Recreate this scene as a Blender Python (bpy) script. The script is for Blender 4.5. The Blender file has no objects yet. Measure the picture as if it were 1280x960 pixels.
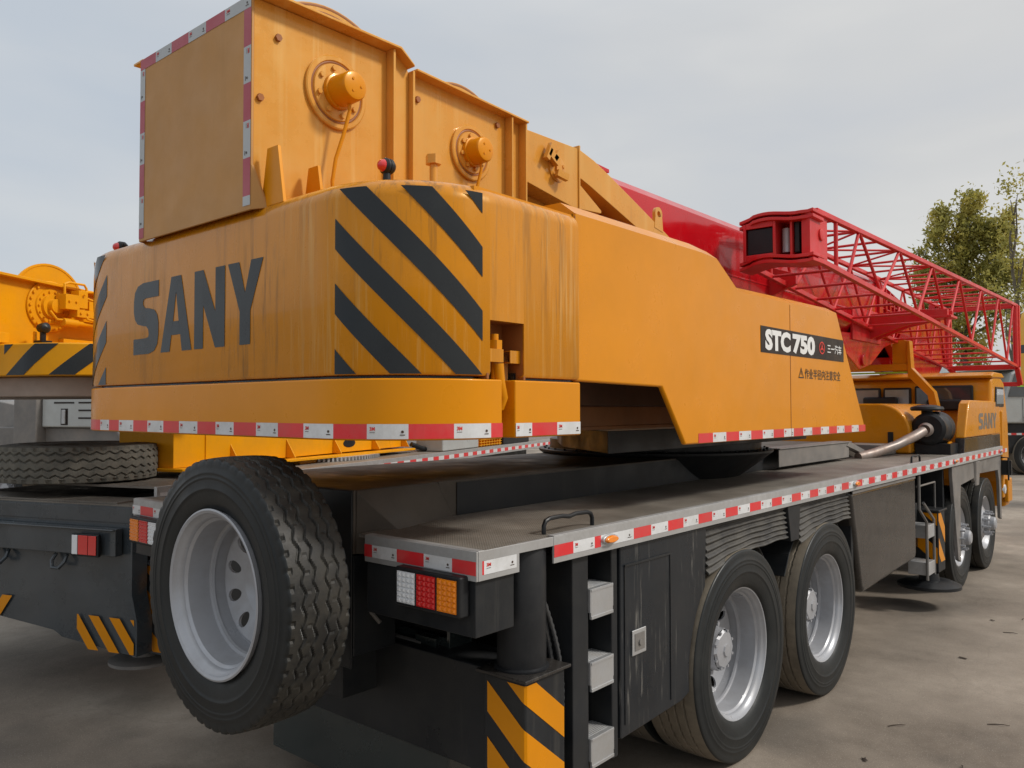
import bpy, bmesh, math, random
from mathutils import Vector, Matrix
from math import sin, cos, pi, radians, sqrt, atan2
random.seed(7)
SC = bpy.context.scene
COL = SC.collection
V = Vector

# ------------------------------------------------------------------ materials
def nodes(m):
    m.use_nodes = True
    nt = m.node_tree
    return nt, nt.nodes['Principled BSDF']

def N(nt, typ, **kw):
    n = nt.nodes.new(typ)
    for k, v in kw.items():
        if k.startswith('i_'):
            n.inputs[k[2:].replace('_', ' ')].default_value = v
        else:
            setattr(n, k, v)
    return n

def ramp(nt, fac, stops):
    r = nt.nodes.new('ShaderNodeValToRGB')
    el = r.color_ramp.elements
    el[0].position, el[0].color = stops[0][0], stops[0][1]
    el[1].position, el[1].color = stops[-1][0], stops[-1][1]
    for p, c in stops[1:-1]:
        e = el.new(p); e.color = c
    nt.links.new(fac, r.inputs[0])
    return r.outputs[0]

def c4(c):
    return (c[0], c[1], c[2], 1.0)

def g4(v):
    return (v, v, v, 1.0)

def noise(nt, scale, stretch=(1, 1, 1), detail=5, rough=.6, loc=(0, 0, 0)):
    tc = N(nt, 'ShaderNodeTexCoord')
    mp = N(nt, 'ShaderNodeMapping')
    mp.inputs['Scale'].default_value = stretch
    mp.inputs['Location'].default_value = loc
    nt.links.new(tc.outputs['Object'], mp.inputs['Vector'])
    n = N(nt, 'ShaderNodeTexNoise')
    n.inputs['Scale'].default_value = scale
    n.inputs['Detail'].default_value = detail
    n.inputs['Roughness'].default_value = rough
    nt.links.new(mp.outputs[0], n.inputs['Vector'])
    return n.outputs['Fac']

def mixc(nt, fac, a, b):
    m = N(nt, 'ShaderNodeMix', data_type='RGBA')
    for s, x in ((m.inputs[0], fac), (m.inputs[6], a), (m.inputs[7], b)):
        if hasattr(x, 'links'):
            nt.links.new(x, s)
        else:
            s.default_value = x
    return m.outputs[2]

def mat(name, col, rough=.5, metal=0, dirt=None, dirt_amt=.5, dirt_scale=3, streak=None, streak_amt=.5, streak_lo=.55,
        var=.12, coat=0, bump=.0, bump_scale=40, rvar=.12, seed=0, spec=None, streak_scale=9, streak2=None, tint=None):
    """paint / rubber / steel with broad tone variation, patchy dirt, vertical run streaks and a fine bump"""
    m = bpy.data.materials.new(name)
    nt, b = nodes(m)
    L = nt.links
    lo = tuple(max(0, x * (1 - var)) for x in col)
    hi = tuple(min(1, x * (1 + var)) for x in col)
    out = ramp(nt, noise(nt, 1.7, loc=(seed, 3, 5)), [(.3, c4(lo)), (.7, c4(hi))])
    rf = ramp(nt, noise(nt, 5, loc=(seed, 9, 1)), [(.3, g4(max(0.02, rough - rvar))), (.7, g4(min(1, rough + rvar)))])
    if streak is not None:
        s = ramp(nt, noise(nt, streak_scale, (1, 1, .06), detail=4, rough=.75, loc=(seed, 0, 0)), [(streak_lo, g4(0)), (streak_lo + .12, g4(1))])
        gate = ramp(nt, noise(nt, .9, (1, 1, .6), detail=2, loc=(seed + 4, 2, 0)), [(.42, g4(0)), (.62, g4(1))])
        mu = N(nt, 'ShaderNodeMath', operation='MULTIPLY'); L.new(s, mu.inputs[0]); L.new(gate, mu.inputs[1])
        mu2 = N(nt, 'ShaderNodeMath', operation='MULTIPLY'); L.new(mu.outputs[0], mu2.inputs[0]); mu2.inputs[1].default_value = streak_amt
        out = mixc(nt, mu2.outputs[0], out, c4(streak))
        rf = mixc(nt, mu2.outputs[0], rf, g4(min(1, rough + .25)))
    if streak2 is not None:      # pale dust runs
        s2 = ramp(nt, noise(nt, streak_scale * 1.6, (1, 1, .04), detail=3, rough=.7, loc=(seed + 9, 4, 0)), [(.52, g4(0)), (.68, g4(1))])
        g2 = ramp(nt, noise(nt, .8, (1, 1, .7), detail=2, loc=(seed + 1, 7, 3)), [(.44, g4(0)), (.60, g4(.55))])
        m3 = N(nt, 'ShaderNodeMath', operation='MULTIPLY'); L.new(s2, m3.inputs[0]); L.new(g2, m3.inputs[1])
        out = mixc(nt, m3.outputs[0], out, c4(streak2)); rf = mixc(nt, m3.outputs[0], rf, g4(.5))
    if dirt is not None:
        d = ramp(nt, noise(nt, dirt_scale, detail=9, rough=.72, loc=(seed, 7, 2)), [(.40, g4(0)), (.68, g4(dirt_amt))])
        out = mixc(nt, d, out, c4(dirt))
        rf = mixc(nt, d, rf, g4(.85))
    L.new(out, b.inputs['Base Color'])
    L.new(rf, b.inputs['Roughness'])
    b.inputs['Metallic'].default_value = metal
    if coat:
        b.inputs['Coat Weight'].default_value = coat
        b.inputs['Coat Roughness'].default_value = .04
        b.inputs['Coat IOR'].default_value = 1.45
    if spec is not None:
        b.inputs['Specular IOR Level'].default_value = spec
    if tint is not None:
        b.inputs['Specular Tint'].default_value = c4(tint)
    if bump:
        bp = N(nt, 'ShaderNodeBump'); bp.inputs['Strength'].default_value = bump; bp.inputs['Distance'].default_value = .01
        L.new(noise(nt, bump_scale, detail=6), bp.inputs['Height'])
        L.new(bp.outputs[0], b.inputs['Normal'])
    return m

YEL = (.68, .242, .0)
GZ = -.105    # ground level
M = {}
M['yellow'] = mat('yellow_paint', YEL, .30, coat=.10, var=.05, dirt=(.34, .15, .02), dirt_amt=.14, dirt_scale=2.2, spec=.5, tint=(1, .74, .32), bump=.10, bump_scale=1.6, rvar=.08)
M['yellow_streaked'] = mat('yellow_paint_streaked', (.60, .218, .001), .20, coat=.3, var=.07, streak=(.17, .07, .012), streak_amt=.8, streak_lo=.5, streak_scale=22,
                           dirt=(.36, .17, .04), dirt_amt=.28, dirt_scale=1.6, streak2=(.68, .40, .13), spec=.5, tint=(1, .74, .32),  bump=.14, bump_scale=2.2, seed=2.3)
M['yellow_dull'] = mat('yellow_paint_back_plate', (.50, .255, .085), .5, var=.07, dirt=(.34, .19, .08), dirt_amt=.4, dirt_scale=1.3, spec=.4, tint=(1, .85, .6), streak=(.36, .20, .08), streak_amt=.35, seed=5)
M['yellow_pale'] = mat('yellow_paint_winch', (.64, .28, .04), .25, coat=.25, var=.08, dirt=(.60, .36, .10), dirt_amt=.4, dirt_scale=2.5, streak=(.36, .16, .03), streak_amt=.4, streak2=(.74, .46, .16), spec=.6, tint=(1, .74, .32),  bump=.09, bump_scale=6, seed=8)
M['yellow_far'] = mat('yellow_paint_neighbour', (.76, .33, .004), .33, var=.06, dirt=(.40, .2, .03), dirt_amt=.3, spec=.4, tint=(1, .74, .32),  seed=11)
M['orange_cab'] = mat('orange_yellow_cab', (.62, .228, .004), .28, coat=.2, var=.06, dirt=(.4, .22, .06), dirt_amt=.3, spec=.45, tint=(1, .74, .32),  seed=13)
M['decal'] = mat('black_decal', (.009, .011, .013), .14, var=.2, dirt=(.035, .04, .04), dirt_amt=.2, spec=.42, seed=4)
M['plate_black'] = mat('model_plate_black', (.018, .011, .008), .42, var=.1, spec=.3)
M['white_text'] = mat('white_lettering', (.78, .78, .76), .45, var=.04, dirt=(.5, .48, .44), dirt_amt=.3)
M['red_text'] = mat('red_lettering', (.65, .03, .02), .45, var=.04)
M['dark_text'] = mat('dark_lettering', (.05, .025, .01), .5, var=.05)
M['grey_text'] = mat('grey_lettering', (.16, .14, .12), .5, var=.1)
M['tape_red'] = mat('reflective_tape_red', (.66, .022, .028), .38, var=.10, dirt=(.45, .12, .10), dirt_amt=.35, dirt_scale=9, coat=.3)
M['tape_white'] = mat('reflective_tape_white', (.66, .67, .68), .35, var=.06, dirt=(.42, .41, .38), dirt_amt=.55, dirt_scale=9, coat=.3)
M['tape_pink'] = mat('faded_tape_red', (.40, .07, .095), .5, var=.08)
M['tape_grey'] = mat('faded_tape_white', (.42, .44, .45), .5, var=.08)
M['red'] = mat('red_boom_paint', (.50, .004, .010), .2, var=.07, dirt=(.50, .02, .022), dirt_amt=.2, dirt_scale=.8, tint=(1, .6, .6), coat=.3, bump=.03, bump_scale=4, seed=3)
M['red_jib'] = mat('red_lattice_paint', (.62, .014, .018), .36, var=.12, tint=(1, .7, .7), dirt=(.42, .09, .06), dirt_amt=.35, dirt_scale=7, coat=.1, seed=6)
M['black'] = mat('black_chassis_paint', (.014, .016, .019), .36, var=.25, dirt=(.045, .043, .038), dirt_amt=.4, dirt_scale=3, streak=(.08, .075, .065), streak_amt=.3, spec=.3, seed=1, streak_scale=14)
M['gloss_black'] = mat('glossy_slate_paint', (.022, .030, .030), .13, var=.2, dirt=(.05, .055, .05), dirt_amt=.3, dirt_scale=1.3, coat=.8, seed=7, bump=.02, bump_scale=2, rvar=.06)
M['locker'] = mat('streaked_locker_paint', (.014, .017, .021), .28, var=.2, streak=(.20, .19, .17), streak_amt=.85, streak_lo=.57, dirt=(.04, .037, .034), dirt_amt=.3, spec=.3, seed=9.6, streak_scale=34)
M['tank'] = mat('dusty_tank_paint', (.020, .018, .017), .2, var=.4, dirt=(.09, .078, .065), dirt_amt=.3, dirt_scale=1.0, streak=(.14, .125, .105), streak_amt=.35, seed=12, coat=.25, spec=.35, rvar=.08, bump=.04, bump_scale=2.5)
M['fender'] = mat('dusty_grey_fender', (.15, .142, .134), .45, var=.15, dirt=(.27, .24, .21), dirt_amt=.6, seed=14)
M['flap'] = mat('dusty_flap_rubber', (.032, .030, .028), .5, var=.35, dirt=(.13, .12, .10), dirt_amt=.7, dirt_scale=5, bump=.1, seed=31)
M['hose'] = mat('ribbed_hose_sleeve', (.07, .072, .075), .3, var=.3, spec=.7)
M['beam'] = mat('brown_beam', (.16, .06, .014), .6, var=.3)
M['spine'] = mat('dusty_dark_plate', (.075, .062, .05), .5, var=.3, dirt=(.14, .12, .095), dirt_amt=.5, dirt_scale=2.5, spec=.3)
M['slate'] = mat('slate_neighbour_paint', (.032, .043, .052), .24, var=.2, dirt=(.11, .11, .11), dirt_amt=.35, dirt_scale=2, coat=.4, seed=15)
M['rubber'] = mat('tyre_rubber', (.010, .012, .013), .42, var=.25, spec=.32, dirt=(.035, .036, .033), dirt_amt=.45, dirt_scale=2.6, bump=.08, bump_scale=60, rvar=.1, seed=3)
M['rubber_dust'] = mat('dusty_tread', (.016, .016, .015), .52, var=.3, spec=.35, dirt=(.09, .08, .06), dirt_amt=.4, dirt_scale=6, bump=.1, bump_scale=70, seed=5)
M['rubber_sand'] = mat('sandy_tread', (.16, .135, .10), .85, var=.25, dirt=(.24, .20, .15), dirt_amt=.8, dirt_scale=8, bump=.1, seed=6)
M['rubber_old'] = mat('old_grey_rubber', (.085, .082, .07), .8, var=.25, dirt=(.17, .155, .125), dirt_amt=.8, dirt_scale=9, bump=.2, seed=8)
M['rim'] = mat('silver_rim_paint', (.37, .38, .405), .33, metal=.2, var=.08, dirt=(.22, .20, .18), dirt_amt=.35, dirt_scale=5, coat=.2, seed=2)
M['steel'] = mat('bright_steel', (.50, .51, .52), .34, metal=.6, var=.1, dirt=(.35, .32, .28), dirt_amt=.5, dirt_scale=12, bump=.05)
M['aluminium'] = mat('aluminium_edge', (.46, .46, .455), .42, metal=.45, var=.08, dirt=(.28, .26, .24), dirt_amt=.5, dirt_scale=7, seed=4)
M['hinge'] = mat('brown_recess', (.30, .10, .02), .6, var=.15)
M['hood_inner'] = mat('dark_brown_inner', (.07, .03, .012), .7, var=.25)
M['glass'] = mat('dark_window_glass', (.055, .06, .062), .08, var=.3, coat=1, seed=4)
M['glass_pale'] = mat('pale_window_glass', (.22, .26, .28), .1, var=.3, coat=1, seed=6)
M['lens_red'] = mat('red_lamp_lens', (.62, .02, .02), .15, var=.1, coat=1)
M['lens_amber'] = mat('amber_lamp_lens', (.85, .24, .01), .15, var=.1, coat=1)
M['lens_white'] = mat('white_lamp_lens', (.72, .74, .76), .15, var=.08, coat=1)
M['plastic'] = mat('black_plastic', (.011, .012, .014), .38, var=.15, spec=.3, dirt=(.05, .048, .045), dirt_amt=.3)
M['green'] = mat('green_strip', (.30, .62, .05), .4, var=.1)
M['grey_cab'] = mat('pale_grey_cab', (.42, .44, .43), .35, var=.06, dirt=(.33, .32, .3), dirt_amt=.4, coat=.3, seed=17)
M['brown_slab'] = mat('dusty_brown_slab', (.34, .26, .21), .55, var=.3, streak=None, dirt=(.24, .2, .17), dirt_amt=.5, dirt_scale=2.3)
M['pipe'] = mat('stained_exhaust_steel', (.30, .255, .23), .4, metal=.5, var=.25, dirt=(.2, .11, .07), dirt_amt=.6)
M['post_yellow'] = mat('bright_yellow_post', (.76, .40, .02), .4, var=.06)
M['bark'] = mat('grey_bark', (.14, .12, .09), .9, var=.3, bump=.4)
M['twig'] = mat('dry_twig', (.05, .035, .025), .9, var=.4)

def deck_mat():
    m = bpy.data.materials.new('chequer_deck_plate'); nt, b = nodes(m); L = nt.links
    base = ramp(nt, noise(nt, 2.2, detail=8, rough=.65), [(.3, (.13, .115, .095, 1)), (.52, (.225, .203, .172, 1)), (.72, (.33, .30, .26, 1))])
    st = ramp(nt, noise(nt, .8, detail=5, loc=(3, 8, 1)), [(.40, g4(0)), (.60, g4(.6))])
    out = mixc(nt, st, base, (.09, .075, .062, 1))
    L.new(out, b.inputs['Base Color'])
    b.inputs['Roughness'].default_value = .5
    tc = N(nt, 'ShaderNodeTexCoord')
    mp = N(nt, 'ShaderNodeMapping'); mp.inputs['Rotation'].default_value = (0, 0, radians(45)); mp.inputs['Scale'].default_value = (26, 26, 26)
    L.new(tc.outputs['Object'], mp.inputs['Vector'])
    ck = N(nt, 'ShaderNodeTexBrick'); ck.inputs['Scale'].default_value = 1.0
    ck.inputs['Mortar Size'].default_value = .12; ck.inputs['Mortar Smooth'].default_value = .6
    ck.inputs['Color1'].default_value = g4(.8); ck.inputs['Color2'].default_value = g4(.8); ck.inputs['Mortar'].default_value = g4(0)
    L.new(mp.outputs[0], ck.inputs['Vector'])
    bp = N(nt, 'ShaderNodeBump'); bp.inputs['Strength'].default_value = .5; bp.inputs['Distance'].default_value = .004
    L.new(ck.outputs['Color'], bp.inputs['Height']); L.new(bp.outputs[0], b.inputs['Normal'])
    return m
M['deck'] = deck_mat()

def ground_mat():
    m = bpy.data.materials.new('dusty_concrete_yard'); nt, b = nodes(m); L = nt.links
    base = ramp(nt, noise(nt, .5, detail=8, rough=.62), [(.36, (.115, .092, .07, 1)), (.5, (.225, .187, .148, 1)), (.64, (.35, .298, .24, 1))])
    fine = ramp(nt, noise(nt, 5.0, (1, .45, 1), detail=12, rough=.78, loc=(5, 1, 0)), [(.38, g4(0)), (.64, g4(.6))])
    out = mixc(nt, fine, base, (.20, .165, .128, 1))
    speck = ramp(nt, noise(nt, 60, detail=3, rough=.5), [(.30, g4(.35)), (.42, g4(0))])
    out = mixc(nt, speck, out, (.09, .075, .06, 1))
    stain = ramp(nt, noise(nt, .95, detail=3, rough=.5, loc=(11, 4, 0)), [(.56, g4(0)), (.72, g4(.6))])
    out = mixc(nt, stain, out, (.09, .078, .065, 1))
    L.new(out, b.inputs['Base Color'])
    vo = N(nt, 'ShaderNodeTexVoronoi', feature='DISTANCE_TO_EDGE'); vo.inputs['Scale'].default_value = .33
    tcv = N(nt, 'ShaderNodeTexCoord'); dn = N(nt, 'ShaderNodeTexNoise'); dn.inputs['Scale'].default_value = 1.6; dn.inputs['Detail'].default_value = 8
    vmx = N(nt, 'ShaderNodeVectorMath', operation='MULTIPLY_ADD'); vmx.inputs[1].default_value = (.7, .7, 0)
    L.new(tcv.outputs['Object'], dn.inputs['Vector']); L.new(dn.outputs['Color'], vmx.inputs[0]); L.new(tcv.outputs['Object'], vmx.inputs[2]); L.new(vmx.outputs[0], vo.inputs['Vector'])
    crk = ramp(nt, vo.outputs['Distance'], [(0, g4(.16)), (.002, g4(.08)), (.004, g4(0))])
    out = mixc(nt, crk, out, (.07, .055, .042, 1))
    grit = ramp(nt, noise(nt, 130, detail=2, rough=.5, loc=(2, 2, 2)), [(.62, g4(0)), (.70, g4(.5))])
    out = mixc(nt, grit, out, (.50, .44, .36, 1))
    L.new(out, b.inputs['Base Color'])
    b.inputs['Roughness'].default_value = .8
    bp = N(nt, 'ShaderNodeBump'); bp.inputs['Strength'].default_value = .25; bp.inputs['Distance'].default_value = .02
    L.new(noise(nt, 9, detail=10, rough=.7), bp.inputs['Height']); L.new(bp.outputs[0], b.inputs['Normal'])
    return m
M['ground'] = ground_mat()

def leaf_mat(name, lo, mid, hi):
    m = bpy.data.materials.new(name); nt, b = nodes(m); L = nt.links
    n = noise(nt, 1.3, detail=6, rough=.7)
    out = ramp(nt, n, [(.36, c4(lo)), (.5, c4(mid)), (.66, c4(hi))])
    L.new(out, b.inputs['Base Color']); b.inputs['Roughness'].default_value = .6
    tr = N(nt, 'ShaderNodeBsdfTranslucent'); L.new(out, tr.inputs['Color'])
    ms = N(nt, 'ShaderNodeMixShader'); ms.inputs[0].default_value = .45
    L.new(b.outputs[0], ms.inputs[1]); L.new(tr.outputs[0], ms.inputs[2]); L.new(ms.outputs[0], nt.nodes['Material Output'].inputs['Surface'])
    return m
M['leaf'] = leaf_mat('autumn_green_leaves', (.19, .19, .045), (.42, .38, .09), (.58, .47, .11))
M['leaf2'] = leaf_mat('pale_green_leaves', (.10, .12, .05), (.17, .18, .08), (.24, .22, .10))

# ------------------------------------------------------------------ geometry helper
class G:
    def __init__(s):
        s.v = []; s.f = []; s.m = []; s.mi = 0
    def add(s, vs, fs):
        b = len(s.v)
        s.v += [tuple(p) for p in vs]
        s.f += [tuple(b + i for i in f) for f in fs]
        s.m += [s.mi] * len(fs)
        return s
    def box(s, x0, x1, y0, y1, z0, z1):
        vs = [(x, y, z) for x in (x0, x1) for y in (y0, y1) for z in (z0, z1)]
        return s.add(vs, [(0, 1, 3, 2), (4, 6, 7, 5), (0, 4, 5, 1), (2, 3, 7, 6), (0, 2, 6, 4), (1, 5, 7, 3)])
    def obox(s, c, ax, ay, az):
        """box from centre and three half-axis vectors"""
        c, ax, ay, az = V(c), V(ax), V(ay), V(az)
        vs = [c + i * ax + j * ay + k * az for i in (-1, 1) for j in (-1, 1) for k in (-1, 1)]
        return s.add(vs, [(0, 1, 3, 2), (4, 6, 7, 5), (0, 4, 5, 1), (2, 3, 7, 6), (0, 2, 6, 4), (1, 5, 7, 3)])
    def prism(s, poly, axis, a, b):
        def mk(p, t):
            return {'x': (t, p[0], p[1]), 'y': (p[0], t, p[1]), 'z': (p[0], p[1], t)}[axis]
        n = len(poly)
        vs = [mk(p, a) for p in poly] + [mk(p, b) for p in poly]
        fs = [tuple(range(n)), tuple(range(2 * n - 1, n - 1, -1))] + [(i, (i + 1) % n, n + (i + 1) % n, n + i) for i in range(n)]
        return s.add(vs, fs)
    def hull(s, bottom, top):
        n = len(bottom)
        return s.add(list(bottom) + list(top), [tuple(range(n)), tuple(range(2 * n - 1, n - 1, -1))] + [(i, (i + 1) % n, n + (i + 1) % n, n + i) for i in range(n)])
    def tube(s, pts, r, n=12, closed=False):
        pts = [V(p) for p in pts]
        rs = r if isinstance(r, (list, tuple)) else [r] * len(pts)
        rings = []
        prev = None
        for i, p in enumerate(pts):
            d = (pts[min(i + 1, len(pts) - 1)] - pts[max(i - 1, 0)]).normalized()
            if prev is None:
                a = V((0, 0, 1)) if abs(d.z) < .9 else V((1, 0, 0))
                u = d.cross(a).normalized()
            else:
                u = (prev - d * prev.dot(d)).normalized()
            prev = u
            w = d.cross(u)
            rings.append([p + rs[i] * (cos(2 * pi * k / n) * u + sin(2 * pi * k / n) * w) for k in range(n)])
        vs = [q for rg in rings for q in rg]
        fs = []
        for i in range(len(pts) - 1):
            for k in range(n):
                fs.append((i * n + k, i * n + (k + 1) % n, (i + 1) * n + (k + 1) % n, (i + 1) * n + k))
        fs.append(tuple(range(n - 1, -1, -1))); fs.append(tuple((len(pts) - 1) * n + k for k in range(n)))
        return s.add(vs, fs)
    def beam(s, a, b, w, h, up=(0, 0, 1)):
        a, b = V(a), V(b); d = (b - a); L = d.length; d.normalize()
        u = V(up); sd = d.cross(u).normalized(); up2 = sd.cross(d)
        return s.obox((a + b) / 2, d * L / 2, sd * w / 2, up2 * h / 2)
    def lathe(s, prof, c, axis='x', n=48, closed=False, sign=1):
        """profile of (a, r): a along the axis, r radius"""
        c = V(c)
        def mk(a, r, t):
            a *= sign
            if axis == 'x': return c + V((a, r * cos(t), r * sin(t)))
            if axis == 'y': return c + V((r * sin(t), a, r * cos(t)))
            return c + V((r * cos(t), r * sin(t), a))
        m = len(prof)
        vs = [mk(a, max(r, 1e-4), 2 * pi * k / n) for k in range(n) for a, r in prof]
        fs = []
        mm = m if closed else m - 1
        for k in range(n):
            for i in range(mm):
                fs.append((k * m + i, k * m + (i + 1) % m, ((k + 1) % n) * m + (i + 1) % m, ((k + 1) % n) * m + i))
        return s.add(vs, fs)
    def cyl(s, a, b, r, n=24):
        return s.tube([a, b], r, n)
    def hexbolt(s, c, d, r=.012, h=.01):
        c, d = V(c), V(d).normalized()
        return s.tube([c, c + d * h], r, 6)
    def build(s, name, mats, parent=None, bevel=0, seg=2, angle=35, loc=None, normals=True, **props):
        me = bpy.data.meshes.new(name)
        me.from_pydata(s.v, [], s.f)
        mats = mats if isinstance(mats, (list, tuple)) else [mats]
        for m in mats: me.materials.append(M[m] if isinstance(m, str) else m)
        me.polygons.foreach_set('material_index', s.m)
        bm = bmesh.new(); bm.from_mesh(me)
        if normals:
            bmesh.ops.recalc_face_normals(bm, faces=bm.faces[:])
        if angle:
            for f in bm.faces: f.smooth = True
            for e in bm.edges:
                if len(e.link_faces) == 2:
                    e.smooth = e.calc_face_angle(0) < radians(angle)
                else:
                    e.smooth = False
        bm.to_mesh(me); bm.free()
        o = bpy.data.objects.new(name, me); COL.objects.link(o)
        if parent is not None: o.parent = parent
        if loc is not None: o.location = loc
        if bevel:
            b = o.modifiers.new('bevel', 'BEVEL'); b.width = bevel; b.segments = seg; b.limit_method = 'ANGLE'; b.angle_limit = radians(40)
            b.harden_normals = True
        for k, v in props.items(): o[k] = v
        return o

def thing(name, label, cat, loc=(0, 0, 0), rz=0, group=None):
    o = bpy.data.objects.new(name, None); COL.objects.link(o)
    o.empty_display_size = .2
    o.location = loc; o.rotation_euler = (0, 0, rz); o['label'] = label; o['category'] = cat
    if group: o['group'] = group
    return o

def tag(o, label, cat, group=None):
    o['label'] = label; o['category'] = cat
    if group: o['group'] = group
    return o

def dup(root, loc, rot, label=None):
    """copy of an object with copies of its children"""
    r = root.copy(); COL.objects.link(r); r.location = loc; r.rotation_euler = rot
    if label: r['label'] = label
    for ch in list(root.children):
        c = ch.copy(); COL.objects.link(c); c.parent = r
    return r

_txt = {}
def text_geo(body, off=0.0):
    """letters as flat 2D polygons, normalised to height 1 (cap) starting at x=0; returns verts, faces, width"""
    if (body, off) in _txt: return _txt[(body, off)]
    c = bpy.data.curves.new('lettering', 'FONT'); c.body = body; c.offset = off; c.resolution_u = 3; c.size = 1
    o = bpy.data.objects.new('lettering', c); COL.objects.link(o)
    bpy.context.view_layer.update()
    me = o.to_mesh()
    vs = [(v.co.x, v.co.y) for v in me.vertices]; fs = [tuple(p.vertices) for p in me.polygons]
    o.to_mesh_clear()
    bpy.data.objects.remove(o); bpy.data.curves.remove(c)
    x0 = min(v[0] for v in vs); x1 = max(v[0] for v in vs); y0 = min(v[1] for v in vs); y1 = max(v[1] for v in vs)
    vs = [((x - x0) / (y1 - y0), (y - y0) / (y1 - y0)) for x, y in vs]
    _txt[(body, off)] = (vs, fs, (x1 - x0) / (y1 - y0))
    return _txt[(body, off)]

def put_text(g, body, mapf, u, v, h, width=None, off=0.0, lift=.003):
    """write body into g; mapf(u, v, off)->3D; (u, v) lower left corner, h height, width total width"""
    vs, fs, w = text_geo(body, off)
    sx = (width / w) if width else h
    g.add([mapf(u + x * sx, v + y * h, lift) for x, y in vs], fs)

def poly_text(g, polys, mapf, lift=.003):
    for poly in polys:
        g.add([mapf(x, y, lift) for x, y in poly], [tuple(range(len(poly)))])

def tape(name, parent, mapf, segs, v0, v1, mats=('tape_red', 'tape_white', 'red_text', 'dark_text'), start=0, logos=True, step=.05, u0=0, flip=False):
    """red and white reflective tape: alternate segments along u, thin raised strip, small printed marks on the white ones"""
    g = G(); u = u0; k = start
    for L in segs:
        g.mi = k % 2
        n = max(1, int(math.ceil(abs(L) / step)))
        for i in range(n):
            a = u + L * i / n; b = u + L * (i + 1) / n
            g.add([mapf(a, v0, .0015), mapf(b, v0, .0015), mapf(b, v1, .0015), mapf(a, v1, .0015)], [(0, 1, 2, 3)])
        if logos and k % 2 == 1 and abs(L) > .06:
            h = (v1 - v0)
            g.mi = 2
            put_text(g, '3M', mapf, u + L * .07, v0 + h * .55, h * .26, width=L * .13, off=.03, lift=.0028)
            g.mi = 3
            g.add([mapf(u + L * .86 + h * .10 * cos(t * pi / 4), v0 + h * .48 + h * .10 * sin(t * pi / 4), .0028) for t in range(8)], [tuple(range(8))])
            g.add([mapf(u + L * q, v0 + h * w, .0028) for q, w in ((.80, .24), (.92, .24), (.92, .30), (.80, .30))], [(0, 1, 2, 3)])
            g.add([mapf(u + L * q, v0 + h * w, .0028) for q, w in ((.07, .42), (.20, .42), (.20, .45), (.07, .45))], [(0, 1, 2, 3)])
        u += L; k += 1
    return g.build(name, list(mats), parent, angle=0, normals=False)

def hatch(g, mapf, u0, u1, v0, v1, offs, width, slope, step=.02, lift=.002):
    """diagonal bands v = off - slope*(u-u0), of vertical width, clipped to the rectangle"""
    n = max(2, int((u1 - u0) / step))
    for off in offs:
        for i in range(n):
            a = u0 + (u1 - u0) * i / n; b = u0 + (u1 - u0) * (i + 1) / n
            ta, tb = off - slope * (a - u0), off - slope * (b - u0)
            P = [(a, ta - width), (b, tb - width), (b, tb), (a, ta)]
            # clip polygon against v0, v1
            for lim, keep in ((v0, 1), (v1, -1)):
                Q = []
                for j in range(len(P)):
                    p, q = P[j], P[(j + 1) % len(P)]
                    ip, iq = keep * (p[1] - lim) >= 0, keep * (q[1] - lim) >= 0
                    if ip: Q.append(p)
                    if ip != iq:
                        t = (lim - p[1]) / (q[1] - p[1]); Q.append((p[0] + t * (q[0] - p[0]), lim))
                P = Q
                if len(P) < 3: break
            if len(P) >= 3:
                g.add([mapf(x, y, lift) for x, y in P], [tuple(range(len(P)))])
    return g

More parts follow.
